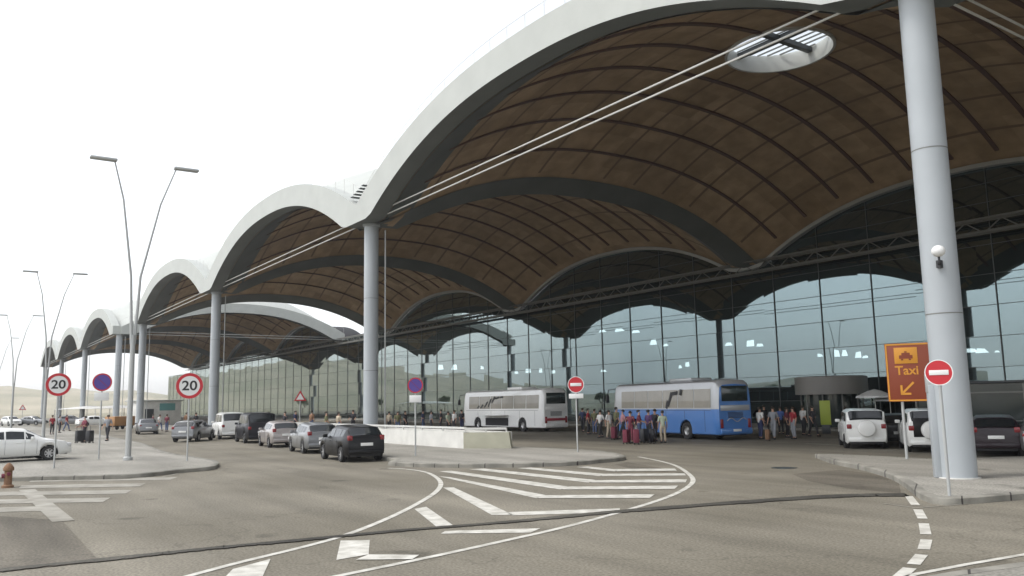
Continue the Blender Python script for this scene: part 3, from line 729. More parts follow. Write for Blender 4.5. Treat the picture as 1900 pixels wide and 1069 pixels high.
# ------------------------------------------------------------------ cars
def interp(tb, x):
    if x <= tb[0][0]: return tb[0][1]
    for (a, b_), (c, d) in zip(tb[:-1], tb[1:]):
        if x <= c: return b_+(d-b_)*(x-a)/(c-a)
    return tb[-1][1]
def make_car(name, label, kind, col, loc, rz, cat='car', group='parked cars', two=None):
    K = dict(
        sedan=dict(L=4.5, W=1.78, top=[(-2.25,.75),(-2.2,.98),(-1.75,1.04),(-1.05,1.38),(-.2,1.45),(.35,1.41),(1.15,.98),(2.0,.82),(2.2,.7),(2.25,.6)],
                   ws=(.42,1.1), rw=(-1.68,-1.12), sw=[(-1.0,-.45),(-.38,.32),(.38,.72)], wx=(-1.38,1.32), belt=.93),
        hatch=dict(L=4.2, W=1.77, top=[(-2.1,.8),(-2.06,1.05),(-1.95,1.12),(-1.62,1.42),(-.2,1.5),(.35,1.45),(1.15,1.0),(1.9,.82),(2.06,.68),(2.1,.6)],
                   ws=(.42,1.1), rw=(-2.02,-1.68), sw=[(-1.55,-1.15),(-1.08,-.3),(-.22,.55),(.6,.75)], wx=(-1.3,1.25), belt=.97),
        estate=dict(L=4.75, W=1.8, top=[(-2.38,.7),(-2.32,1.0),(-2.2,1.08),(-1.62,1.4),(-.4,1.47),(.35,1.42),(1.2,1.0),(2.1,.84),(2.32,.68),(2.38,.58)],
                   ws=(.42,1.14), rw=(-2.15,-1.7), sw=[(-1.9,-1.25),(-1.18,-.4),(-.32,.55),(.6,.8)], wx=(-1.4,1.4), belt=.95),
        suv=dict(L=4.1, W=1.8, top=[(-2.05,.95),(-2.03,1.2),(-1.98,1.3),(-1.86,1.68),(-.2,1.74),(.3,1.68),(.9,1.16),(1.8,1.04),(2.0,.9),(2.05,.75)],
                   ws=(.36,.86), rw=(-2.0,-1.87), sw=[(-1.78,-1.1),(-1.0,-.28),(-.2,.5)], wx=(-1.25,1.25), belt=1.12),
        van=dict(L=4.9, W=1.95, top=[(-2.45,1.0),(-2.44,1.3),(-2.42,1.5),(-2.35,1.92),(-.2,1.98),(.6,1.93),(1.45,1.25),(2.2,1.0),(2.42,.85),(2.45,.7)],
                   ws=(.7,1.4), rw=(-2.435,-2.36), sw=[(-2.2,-1.2),(-1.1,-.1),(0,.95)], wx=(-1.55,1.55), belt=1.18))[kind]
    Lh = K['L']/2; Wh = K['W']/2; wr_ = .33 if kind in ('suv', 'van') else .31
    t = thing(name, label, cat, loc, rz, group)
    def sect(x):
        zt = interp(K['top'], x); e = abs(x)/Lh
        w_ = Wh*(1-.14*max(0, (e-.62)/.38)**2.2)
        zb_ = .22+.1*max(0, (e-.8)/.2)
        for wx in K['wx']:
            dd = abs(x-wx); ra = wr_+.07
            if dd < ra: zb_ = max(zb_, wr_+math.sqrt(ra*ra-dd*dd)-.02)
        bl = min(K['belt']+.05*(-x/Lh), zt-.03)
        q = min(1, max(0, (zt-bl)/.42))
        y5 = w_*.9*(1-q)+Wh*(.86 if kind in ('suv','van') else .76)*q
        z5 = max(bl+.01, zt-.03-.07*q)
        zm = max(zb_+.05, (zb_+bl)/2)
        return [(w_*.9, zb_), (w_*.985, max(zb_+.04, zb_+.09)), (w_, max(zm, zb_+.1)), (w_*.985, max(bl-.1, zb_+.12)), (w_*.95, max(bl, zb_+.14)), (y5, max(z5, zb_+.15)), (y5*.82, max(zt-.015, zb_+.16)), (y5*.4, max(zt, zb_+.165)), (0, max(zt+.005, zb_+.17))]
    xs_ = set([-Lh, Lh, -Lh+.03, Lh-.03]+[a for a, _ in K['top']])
    for wx in K['wx']:
        for i in range(-8, 9): xs_.add(wx+(wr_+.07)*math.sin(PI/2*i/8))
    x = -Lh
    while x < Lh: xs_.add(round(x, 3)); x += .13
    xs_ = sorted(xs_); xs2 = [xs_[0]]
    for x in xs_[1:]:
        if x-xs2[-1] > .004: xs2.append(x)
    mb = MB(); nn = 17
    for x in xs2:
        s_ = sect(x); ring = [(y, z) for y, z in s_]+[(-y, z) for y, z in s_[-2::-1]]
        mb.v += [(x, y, z) for y, z in ring]
    for i in range(len(xs2)-1):
        for j in range(nn-1): mb.f.append((i*nn+j, i*nn+j+1, (i+1)*nn+j+1, (i+1)*nn+j)); mb.m.append(0)
    mb.f.append(tuple(range(nn))); mb.m.append(0); mb.f.append(tuple((len(xs2)-1)*nn+j for j in range(nn-1, -1, -1))); mb.m.append(0)
    body = mb.build('body', col, t, ang=38)
    ub = MB(); ub.box((0, 0, .38), (K['L']*.93, K['W']*.74, .3)); ub.box((0, 0, .27), (K['L']*.55, K['W']*.9, .12)); ub.build('underbody', 'plastic_black', t)
    # windows sampled from the same surface
    def on(x, a, b_, f, sgn=1, off=.006):
        s_ = sect(x); y = s_[a][0]+(s_[b_][0]-s_[a][0])*f; z = s_[a][1]+(s_[b_][1]-s_[a][1])*f
        ny = abs(s_[b_][1]-s_[a][1]); nz = abs(s_[b_][0]-s_[a][0]); l_ = math.hypot(ny, nz) or 1
        return (x, sgn*(y+off*ny/l_), z+off*nz/l_)
    for sgn in (1, -1):
        for xa, xb in K['sw']:
            wm = MB(); N = 8
            for i in range(N+1):
                x = xa+(xb-xa)*i/N; wm.v += [on(x, 4, 5, .08, sgn), on(x, 4, 5, .9, sgn)]
            for i in range(N): wm.f.append((2*i, 2*i+1, 2*i+3, 2*i+2)); wm.m.append(0)
            wm.build('side_window', 'car_glass', body, fix=False)
    for nm, (xa, xb) in (('windscreen', K['ws']), ('rear_window', K['rw'])):
        wm = MB(); N = 8; J = 8
        for i in range(N+1):
            x = xa+(xb-xa)*i/N; s_ = sect(x); y5 = s_[5][0]*.9
            nx = 1 if nm == 'windscreen' else -1
            for j in range(-J, J+1):
                f = abs(j)/J; yy = y5*j/J
                prof = [(s_[8][0], s_[8][1]), (s_[7][0], s_[7][1]), (s_[6][0], s_[6][1]), (s_[5][0], s_[5][1])]
                ay = abs(yy); z = prof[-1][1]
                for (ya, za), (yb, zb2) in zip(prof[:-1], prof[1:]):
                    if ya <= ay <= yb: z = za+(zb2-za)*(ay-ya)/max(1e-6, yb-ya); break
                wm.v.append((x+nx*.01, yy, z+.012))
        w3 = 2*J+1
        for i in range(N):
            for j in range(w3-1): wm.f.append((i*w3+j, i*w3+j+1, (i+1)*w3+j+1, (i+1)*w3+j)); wm.m.append(0)
        wm.build(nm, 'car_glass', body, fix=False)
    for wx in K['wx']:
        for sgn in (1, -1):
            y = sgn*(Wh-.115)
            ty = MB().lathe([(wr_*.62, -.11), (wr_*.9, -.11), (wr_, -.08), (wr_, .08), (wr_*.9, .11), (wr_*.62, .11), (wr_*.62, -.11)], 26, 'Y', (wx, y, wr_)).build('wheel', 'rubber', t)
            rm = MB(); ys = y+sgn*.07
            rm.lathe([(0, 0), (wr_*.12, 0), (wr_*.14, -sgn*.03), (wr_*.14, -sgn*.05)], 16, 'Y', (wx, ys+sgn*.02, wr_))
            rm.lathe([(wr_*.56, 0), (wr_*.66, 0), (wr_*.66, -sgn*.1), (wr_*.56, -sgn*.1)], 26, 'Y', (wx, ys+sgn*.03, wr_))
            for k in range(7):
                a = 2*PI*k/7; c = (wx+math.cos(a)*wr_*.36, ys, wr_+math.sin(a)*wr_*.36)
                rm.box(c, (wr_*.5, .03, .055), M=Matrix.Rotation(-a, 3, 'Y'))
            rm.build('rim', 'rim', ty)
            MB().lathe([(0, 0), (wr_*.6, 0)], 20, 'Y', (wx, ys-sgn*.05, wr_)).build('hub', 'plastic_black', ty)
    # rear end
    zr = interp(K['top'], -Lh+.12); sR = sect(-Lh+.04)
    hi = kind in ('hatch', 'suv', 'van', 'estate'); zl = min(zr-.12, .98 if hi else .82)
    for sgn in (1, -1):
        bk = .07 if kind in ('suv', 'van') else .11
        MB().bevbox((-Lh+bk, sgn*(sect(-Lh+.12)[2][0]-.12), zl), (.2, .2, .2 if hi else .13), .03).build('tail_light', 'tail_red', t)
        MB().bevbox((Lh-.14, sgn*(sect(Lh-.14)[2][0]-.2), .66 if kind != 'suv' else .85), (.24, .42, .16), .04).build('headlight', 'lamp_clear', t)
        m_ = MB().bevbox((.62 if kind != 'van' else 1.0, sgn*(Wh+.06), K['belt']+.06), (.12, .2, .14), .03); m_.build('mirror', two or col, t)
        for xh in (-.75, .12): MB().bevbox((xh, sgn*(sect(xh)[3][0]+.008), K['belt']-.13), (.2, .03, .035), .01).build('door_handle', two or col, t)
    MB().bevbox((-Lh+.05, 0, .42), (.16, Wh*1.7, .2), .05).build('bumper', two or col, t)
    MB().bevbox((Lh-.05, 0, .38), (.16, Wh*1.65, .2), .05).build('bumper', two or col, t)
    MB().bevbox((-Lh-.035, 0, .5 if kind == 'suv' else .72 if hi and kind != 'estate' else .62), (.02, .52, .12), .005).build('number_plate', 'plate', t)
    MB().bevbox((Lh+.035, 0, .4), (.02, .52, .12), .005).build('number_plate', 'plate', t)
    MB().bevbox((Lh-.01, 0, .6), (.08, Wh*.9, .13), .02).build('grille', 'plastic_black', t)
    if kind == 'suv':
        sp = MB().lathe([(0, -.14), (.2, -.15), (.33, -.12), (.36, -.04), (.36, .08), (0, .08)], 28, 'X', (-Lh-.12, 0, .9)).build('spare_wheel', 'car_white', t)
        MB().box((-Lh-.02, 0, .9), (.12, .2, .2)).build('wheel_mount', 'plastic_black', t)
    sm = MB()
    for sgn in (1, -1):                               # door seams
        for xd in ([s_[0]-.03 for s_ in K['sw'][:3]]+[K['sw'][-1][1]+.1 if kind != 'suv' else .62]):
            if abs(xd-K['wx'][0]) < wr_+.05 or abs(xd-K['wx'][1]) < wr_+.05: continue
            s_ = sect(xd); ys = [Vector((xd, sgn*(s_[k][0]+.002), s_[k][1])) for k in (1, 2, 3, 4)]
            sm.tube(ys, .006, 4)
    if sm.v: sm.build('door_seam', 'plastic_black', body)
    return t
def cpx(px, py, z=0): p = G(px, py, z); return (p.x, p.y, z)
def rear_at(px, py, h, Lc):
    p = G(px, py); return (p.x+math.cos(h)*Lc/2, p.y+math.sin(h)*Lc/2, 0)
AW = PI                                            # heading along -x
RA = PI-.12
make_car('parked_car', 'black hatchback nearest at the end of the parked row beside the middle island', 'hatch', 'car_black', (-34.0, 14.75, 0), PI-.1)
make_car('parked_car', 'silver hatchback parked directly ahead of the black hatchback at the row end', 'hatch', 'car_silver', (-41.4, 15.9, 0), RA)
make_car('parked_car', 'pale pinkish grey hatchback second ahead of the nearest black hatchback', 'hatch', 'car_pearl', (-49.0, 16.7, 0), RA)
make_car('parked_van', 'black people carrier between the white van and the pale hatchback', 'van', 'car_navy', (-56.5, 17.6, 0), RA, 'van')
make_car('parked_van', 'white van parked just beyond the black people carrier in the row', 'van', 'car_white', (-65.5, 18.4, 0), RA, 'van')
make_car('parked_car', 'silver hatchback with red rear lights behind the largest 20 sign', 'hatch', 'car_silver', (-62.8, 15.2, 0), PI-.6)
make_car('parked_car', 'grey saloon farthest along the kerb behind the lamp post', 'sedan', 'car_silver', (-85.5, 16.4, 0), RA)
make_car('parked_car', 'white saloon nearest on the left pavement, cut by the photo edge', 'sedan', 'car_white', (-43.4, 2.75, .15), 1.70)
make_car('parked_car', 'white estate car standing behind the nearest white saloon at the left edge', 'estate', 'car_white', (-46.3, 2.2, .15), 1.70)
make_car('parked_car', 'white four wheel drive with a white round spare wheel cover beside the drum kiosk', 'suv', 'car_white', rear_at(1611, 834, 2.25, 4.2), 2.25)
sv = make_car('parked_car', 'white four wheel drive with a black back door, half hidden by the nearest column', 'suv', 'car_white', rear_at(1731, 841, 2.2, 4.2), 2.2)
MB().bevbox((-2.045, 0, 1.0), (.03, 1.25, .75), .01).build('rear_door', 'car_black', sv)
bpy.context.view_layer.update()
make_car('parked_car', 'dark plum hatchback seen from behind at the right edge beyond the column', 'hatch', 'car_plum', rear_at(1852, 849, 2.05, 4.2), 2.05)
make_car('parked_car', 'grey saloon mostly outside the right edge of the photo', 'sedan', 'car_grey', rear_at(1950, 852, 2.0, 4.5), 2.0)
make_car('parked_car', 'dark saloon tucked between the two white four wheel drives', 'sedan', 'car_black', rear_at(1672, 829, 2.2, 4.5), 2.2)
for k, (px, py, kd, c, s_) in enumerate(((20,782,'hatch','car_white','small white hatchback far off in the left car park'), (60,781,'sedan','car_silver','small silver saloon far off in the left car park'),
        (130,781,'hatch','car_grey','small grey hatchback far off under the distant columns'), (175,783,'sedan','car_white','small white saloon far off behind the no parking sign'))):
    p = cpx(px, py+8, .15); make_car('parked_car', s_, kd, c, p, .3+k*.5)

# ------------------------------------------------------------------ coaches
def make_coach(label, body_col, low_col, loc, rz, Ln=12.0, hatch=False, H=3.35, glass='coach_glass'):
    W_ = 2.5; t = thing('coach', label, 'coach', loc, rz, 'coaches waiting under the canopy')
    hw = W_/2; wxs = (-Ln/2+2.9, Ln/2-2.6); wr_ = .5
    def sect(x):
        e = max(0, (abs(x)-(Ln/2-.45))/.45); w_ = hw*(1-.12*e**2.5); zt = H-.28*e**2.5 - (.25 if x > Ln/2-.35 else 0)*e
        zb_ = .32
        for wx in wxs:
            dd = abs(x-wx)
            if dd < wr_+.1: zb_ = max(zb_, wr_+math.sqrt((wr_+.1)**2-dd*dd))
        return [(w_*.96, zb_), (w_, zb_+.05), (w_, max(1.1, zb_+.06)), (w_, 1.72), (w_*.985, 2.2), (w_*.95, zt-.4), (w_*.9, zt-.14), (w_*.72, zt-.02), (0, zt+.03)]
    xs_ = set([-Ln/2, Ln/2, -Ln/2+.05, -Ln/2+.15, -Ln/2+.3, -Ln/2+.45, Ln/2-.45, Ln/2-.3, Ln/2-.15, Ln/2-.05])
    for wx in wxs:
        for i in range(-8, 9): xs_.add(wx+(wr_+.1)*math.sin(PI/2*i/8))
    x = -Ln/2
    while x < Ln/2: xs_.add(round(x, 3)); x += .5
    xs_ = sorted(xs_); nn = 17; mb = MB()
    for x in xs_:
        s_ = sect(x); mb.v += [(x, y, z) for y, z in s_]+[(x, -y, z) for y, z in s_[-2::-1]]
    for i in range(len(xs_)-1):
        for j in range(nn-1):
            low = j <= 2 or j >= nn-4
            xm = (xs_[i]+xs_[i+1])/2
            if hatch and j >= nn-3 and False: continue
            mb.f.append((i*nn+j, i*nn+j+1, (i+1)*nn+j+1, (i+1)*nn+j)); mb.m.append(0 if low else 1)
    mb.f.append(tuple(range(nn))); mb.m.append(0); mb.f.append(tuple((len(xs_)-1)*nn+j for j in range(nn-1, -1, -1))); mb.m.append(0)
    body = mb.build('body', [low_col, body_col], t, ang=40)
    MB().box((0, 0, .45), (Ln*.94, W_*.8, .4)).build('chassis', 'plastic_black', t)
    # side windows: a long band of panes
    n_ = 6; x0_ = -Ln/2+.5; x1_ = Ln/2-1.1; ww = (x1_-x0_)/n_
    for sgn in (1, -1):
        for k in range(n_):
            a = x0_+k*ww+.03; b_ = x0_+(k+1)*ww-.03; wm = MB()
            for x in (a, b_): wm.v += [(x, sgn*(hw*.9925+.012), 1.8), (x, sgn*(hw*.985+.012), 2.2), (x, sgn*(hw*.955+.014), H-.5)]
            wm.f += [(0, 1, 4, 3), (1, 2, 5, 4)]; wm.m += [0, 0]; wm.build('side_window', glass, body, smooth=False, fix=False)
        sl = MB()
        for k in range(5): sl.box((x0_+.6+k*(x1_-x0_)/5, sgn*(hw+.004), 1.05), (.015, .008, 1.15))
        sl.box((0, sgn*(hw+.004), 1.66), (Ln*.9, .008, .02)); sl.build('panel_seam', 'plastic_black', body)
    for wx in wxs:
        for sgn in (1, -1):
            y = sgn*(hw-.17)
            ty = MB().lathe([(.27, -.14), (.45, -.14), (.5, -.1), (.5, .1), (.45, .14), (.27, .14), (.27, -.14)], 30, 'Y', (wx, y, .5)).build('wheel', 'rubber', t)
            MB().lathe([(0, sgn*.1), (.1, sgn*.1), (.12, sgn*.03), (.2, sgn*.03), (.3, sgn*.1), (.3, sgn*.12)], 24, 'Y', (wx, y, .5)).build('rim', 'rim', ty)
    xr = -Ln/2
    rw = MB().bevbox((xr+.0, 0, H-.78), (.06, W_*.72, .85), .02).build('rear_window', 'coach_glass_dark', t)
    MB().bevbox((xr-.01, 0, 1.78), (.05, W_*.8, .3), .015).build('rear_panel', body_col if low_col == 'bus_white' else 'bus_grey', t)
    en = MB()
    for k in range(5): en.box((xr-.015, 0, 1.25+k*.07), (.03, W_*.42, .03))
    en.build('engine_grille', 'plastic_black', t)
    MB().bevbox((xr-.03, 0, .5), (.16, W_*.86, .28), .05).build('bumper', low_col, t)
    MB().bevbox((xr-.12, 0, .55), (.02, .55, .13), .004).build('number_plate', 'plate', t)
    for sgn in (1, -1):
        MB().bevbox((xr+.02, sgn*hw*.76, .92), (.08, .2, .5), .02).build('tail_light', 'tail_red', t)
        MB().bevbox((Ln/2-.06, sgn*hw*.68, .75), (.1, .4, .2), .03).build('headlight', 'lamp_clear', t)
        a = MB(); a.tube([Vector((Ln/2-.2, sgn*hw*.85, H-.3)), Vector((Ln/2+.35, sgn*(hw+.05), H-.35)), Vector((Ln/2+.4, sgn*(hw+.12), H-.7))], .03, 6)
        a.bevbox((Ln/2+.4, sgn*(hw+.12), H-.95), (.1, .24, .5), .03); a.build('mirror', 'plastic_black', t)
    MB().bevbox((Ln/2-.03, 0, 2.1), (.07, W_*.8, 1.5), .03).build('windscreen', 'coach_glass_dark', t)
    MB().bevbox((-1.5, 0, H+.09), (2.2, 1.5, .18), .05).build('air_conditioner', body_col, t)
    return t, body, hw
cb_, bb, hw = make_coach('blue and silver coach with a white roof line, rear towards the camera', 'bus_grey', 'bus_blue', (-36.9, 37.4, 0), PI-.17, 10.9)
# abstract pale swirl on the rear
sw_ = MB(); pts = [Vector((-5.5, -.7+i*.12, 1.12+.1*math.sin(i*.9))) for i in range(12)]; sw_.tube(pts, .025, 5); sw_.build('emblem', 'bus_grey', cb_)
wb_, wbb, hw = make_coach('white coach with its side luggage flap lifted, red stripe across the rear', 'bus_white', 'bus_white', (-58.0, 39.6, 0), PI-.03, 12.5, True)
MB().bevbox((-6.27, 0, .95), (.03, 2.1, .2), .005).build('rear_stripe', 'car_red', wb_)
# luggage bay of the white coach: the side towards the road is local +y (heading is -x)
MB().box((.5, hw+.006, .74), (3.6, .02, .62)).build('luggage_bay', 'interior_dark', wb_)
MB().bevbox((.5, hw+.42, 1.28), (3.6, .9, .05), .015).build('luggage_flap', 'bus_white', wb_)
sg = MB()
for (x, z, a, l_) in ((2.2,2.15,.7,.7),(1.6,2.3,.9,.8),(2.9,2.0,.6,.5),(1.0,2.55,.8,.7),(.4,2.7,.2,.6),(3.5,1.95,.5,.4),(-.3,2.75,.1,.4)):
    sg.box((x, hw+.012, z), (l_, .02, .13), M=Matrix.Rotation(a, 3, 'Y'))
sg.build('swoosh', 'plastic_black', wb_)
sg = MB()
for (x, z, a, l_) in ((-1.6,2.65,.1,.5),(-1.1,2.3,1.1,.9),(-.8,2.0,1.2,.5),(-2.2,2.7,1.4,.35)):
    sg.box((x, hw+.012, z), (l_, .02, .2), M=Matrix.Rotation(a, 3, 'Y'))
sg.build('swoosh', 'plastic_black', cb_)

# ------------------------------------------------------------------ things under the canopy
p = G(1537, 797); dk = thing('drum_kiosk', 'grey cylindrical entrance drum with a dark glazed base left of the white four wheel drives', 'kiosk', (p.x-.8, p.y+1.8, .15))
MB().lathe([(2.3, 2.3), (2.5, 2.3), (2.5, 3.55), (2.3, 3.6), (0, 3.62)], 40).build('band', 'drum_grey', dk)
MB().lathe([(0, 2.32), (2.35, 2.31)], 40).build('underside', 'steel_dark', dk)
MB().lathe([(1.9, 0), (1.9, 2.31)], 32).build('glazing', 'coach_glass_dark', dk)
for k in range(10):
    t_ = 2*PI*k/10; a = MB(); a.cyl((2.1*math.cos(t_), 2.1*math.sin(t_), 0), (2.1*math.cos(t_), 2.1*math.sin(t_), 2.32), .05, None, 8); a.build('post', 'steel_grey', dk)
p = G(1534, 805, .0); tt = thing('information_totem', 'yellow green upright information totem in front of the grey drum', 'totem', (p.x, p.y, 0), face_cam(p))
MB().bevbox((0, 0, 1.3), (.62, .2, 1.5), .03).build('panel', 'yellow_green', tt)
MB().bevbox((0, 0, .28), (.5, .16, .56), .02).build('foot', 'steel_dark', tt)
# low dark screen wall with rail
sw2 = thing('glazed_screen', 'long low dark glazed shelter with a pale rail behind the cars at the right', 'shelter', (0, 0, 0))
a = MB(); a.box((-6, 45.2, 1.55), (40, .12, 2.5)); a.build('pane', 'coach_glass_dark', sw2)
a = MB(); a.box((-6, 45.08, 2.35), (40, .08, .07)); a.box((-6, 45.08, .9), (40, .06, .05))
for k in range(15): a.box((-26+k*2.85, 45.08, 1.4), (.09, .09, 2.8))
a.build('rail', 'steel_grey', sw2)
MB().bevbox((-6, 45.9, 2.88), (40.4, 1.9, .14), .03).build('roof', 'steel_dark', sw2)
def reflection_canopy(loc, label):  # white canopy shape added in place of pale reflections in the glass wall
    t = thing('reflection_canopy', label, 'reflection_canopy', loc, 0, 'white canopies added for reflections in the terminal wall')
    MB().cyl((0,0,0), (0,0,2.9), .03, None, 8).build('pole', 'steel_light', t)
    MB().lathe([(0, 3.1), (.5, 2.95), (1.3, 2.55), (1.35, 2.4), (1.2, 2.55), (0, 3.0)], 8).build('canopy', 'sign_white', t)
    MB().lathe([(0, 0), (.3, 0), (.3, .08), (0, .1)], 16).build('base', 'steel_dark', t)
    return t
def canopy_at(px, py, y): q = Y_(px, py, y); return (q.x, q.y, .15), (q.z-.15)/3.1
c0, k0 = canopy_at(1622, 722, 52.5)
pr = reflection_canopy(c0, 'white canopy added for a reflection, leftmost, just right of the grey drum'); pr.scale = (k0*1.1, k0*1.1, k0)
for px, py, y, l_ in ((1650, 730, 53.5, 'white canopy added for a reflection, beside the leftmost one, left of the direction board'), (1822, 735, 50, 'white canopy added for a reflection, first to the right of the nearest column'), (1884, 733, 50.5, 'white canopy added for a reflection, farthest right, at the photo edge')):
    c0, k0 = canopy_at(px, py, y); q = dup(pr, c0, .4, l_); q.scale = (k0*1.1, k0*1.1, k0)
# left distance: kiosk, orange trailer, marquee, bins, signs
p = G(285, 790); kk = thing('white_kiosk', 'small white hut with a teal panel far off beside the last columns', 'hut', (p.x, p.y, 0), .2)
MB().bevbox((0, 0, 1.7), (4, 6, 3.4), .05).build('wall', 'concrete_white', kk); MB().bevbox((2.03, 1.0, 2.6), (.06, 2.2, 1.0), .02).build('panel', 'teal', kk); MB().box((2.02, -1.5, 1.2), (.05, 1.2, 2.3)).build('door', 'steel_dark', kk); MB().bevbox((0, 0, 3.5), (4.5, 6.5, .2), .05).build('roof', 'roof_white', kk)
p = G(222, 800); ot = thing('luggage_trailer', 'orange brown luggage trailer near the far columns behind the lamp post', 'trailer', (p.x, p.y, .15), .5)
MB().bevbox((0, 0, .95), (1.6, 2.6, 1.0), .04).build('box', 'orange_box', ot); MB().bevbox((0, 0, .4), (1.4, 2.4, .12), .02).build('chassis', 'plastic_black', ot)
for sx in (-.7, .7):
    for sy in (-.9, .9): MB().lathe([(0, -.06), (.2, -.06), (.22, 0), (.2, .06), (0, .06)], 16, 'X', (sx, sy, .22)).build('wheel', 'rubber', ot)
for k, (px, l_) in enumerate(((180, 'white marquee roof far off, the left one of two'), (236, 'white marquee roof far off, the right one behind the trailer'))):
    p = G(px, 786); q = thing('marquee', l_, 'marquee', (p.x-10, p.y, 0), .1, 'white marquees in the distance')
    MB().add([(-5,-5,2.6),(5,-5,2.6),(5,5,2.6),(-5,5,2.6),(0,0,3.2)], [(0,1,4),(1,2,4),(2,3,4),(3,0,4),(3,2,1,0)]).build('roof', 'sign_white', q, smooth=False)
    a = MB()
    for sx in (-4.8, 4.8):
        for sy in (-4.8, 4.8): a.cyl((sx, sy, 0), (sx, sy, 2.65), .06, None, 8)
    a.build('pole', 'steel_light', q)
def tri_sign(px, py, h, label):
    p = G(px, py, .0); t = thing('warning_sign', label, 'road sign', (p.x, p.y, 0), face_cam(p), 'triangular warning signs')
    MB().cyl((0,0,0), (0,0,h-.2), .04, None, 8).build('pole', 'galv', t); r = .62
    def tri(rad, y0, y1): 
        vs = []
        for y in (y0, y1):
            for k in range(3): a = PI/2+2*PI*k/3; vs.append((rad*math.cos(a), y, h+rad*math.sin(a)))
        return MB().add(vs, [(0,1,2),(5,4,3),(0,3,4,1),(1,4,5,2),(2,5,3,0)])
    a = tri(r, -.05, -.035).build('triangle', 'sign_red', t, smooth=False); tri(r*.62, -.058, -.052).build('field', 'sign_white', a, smooth=False)
tri_sign(556, 803, 3.1, 'red triangular warning sign behind the row of parked cars')
tri_sign(40, 790, 2.9, 'small red triangular warning sign far off in the left car park')

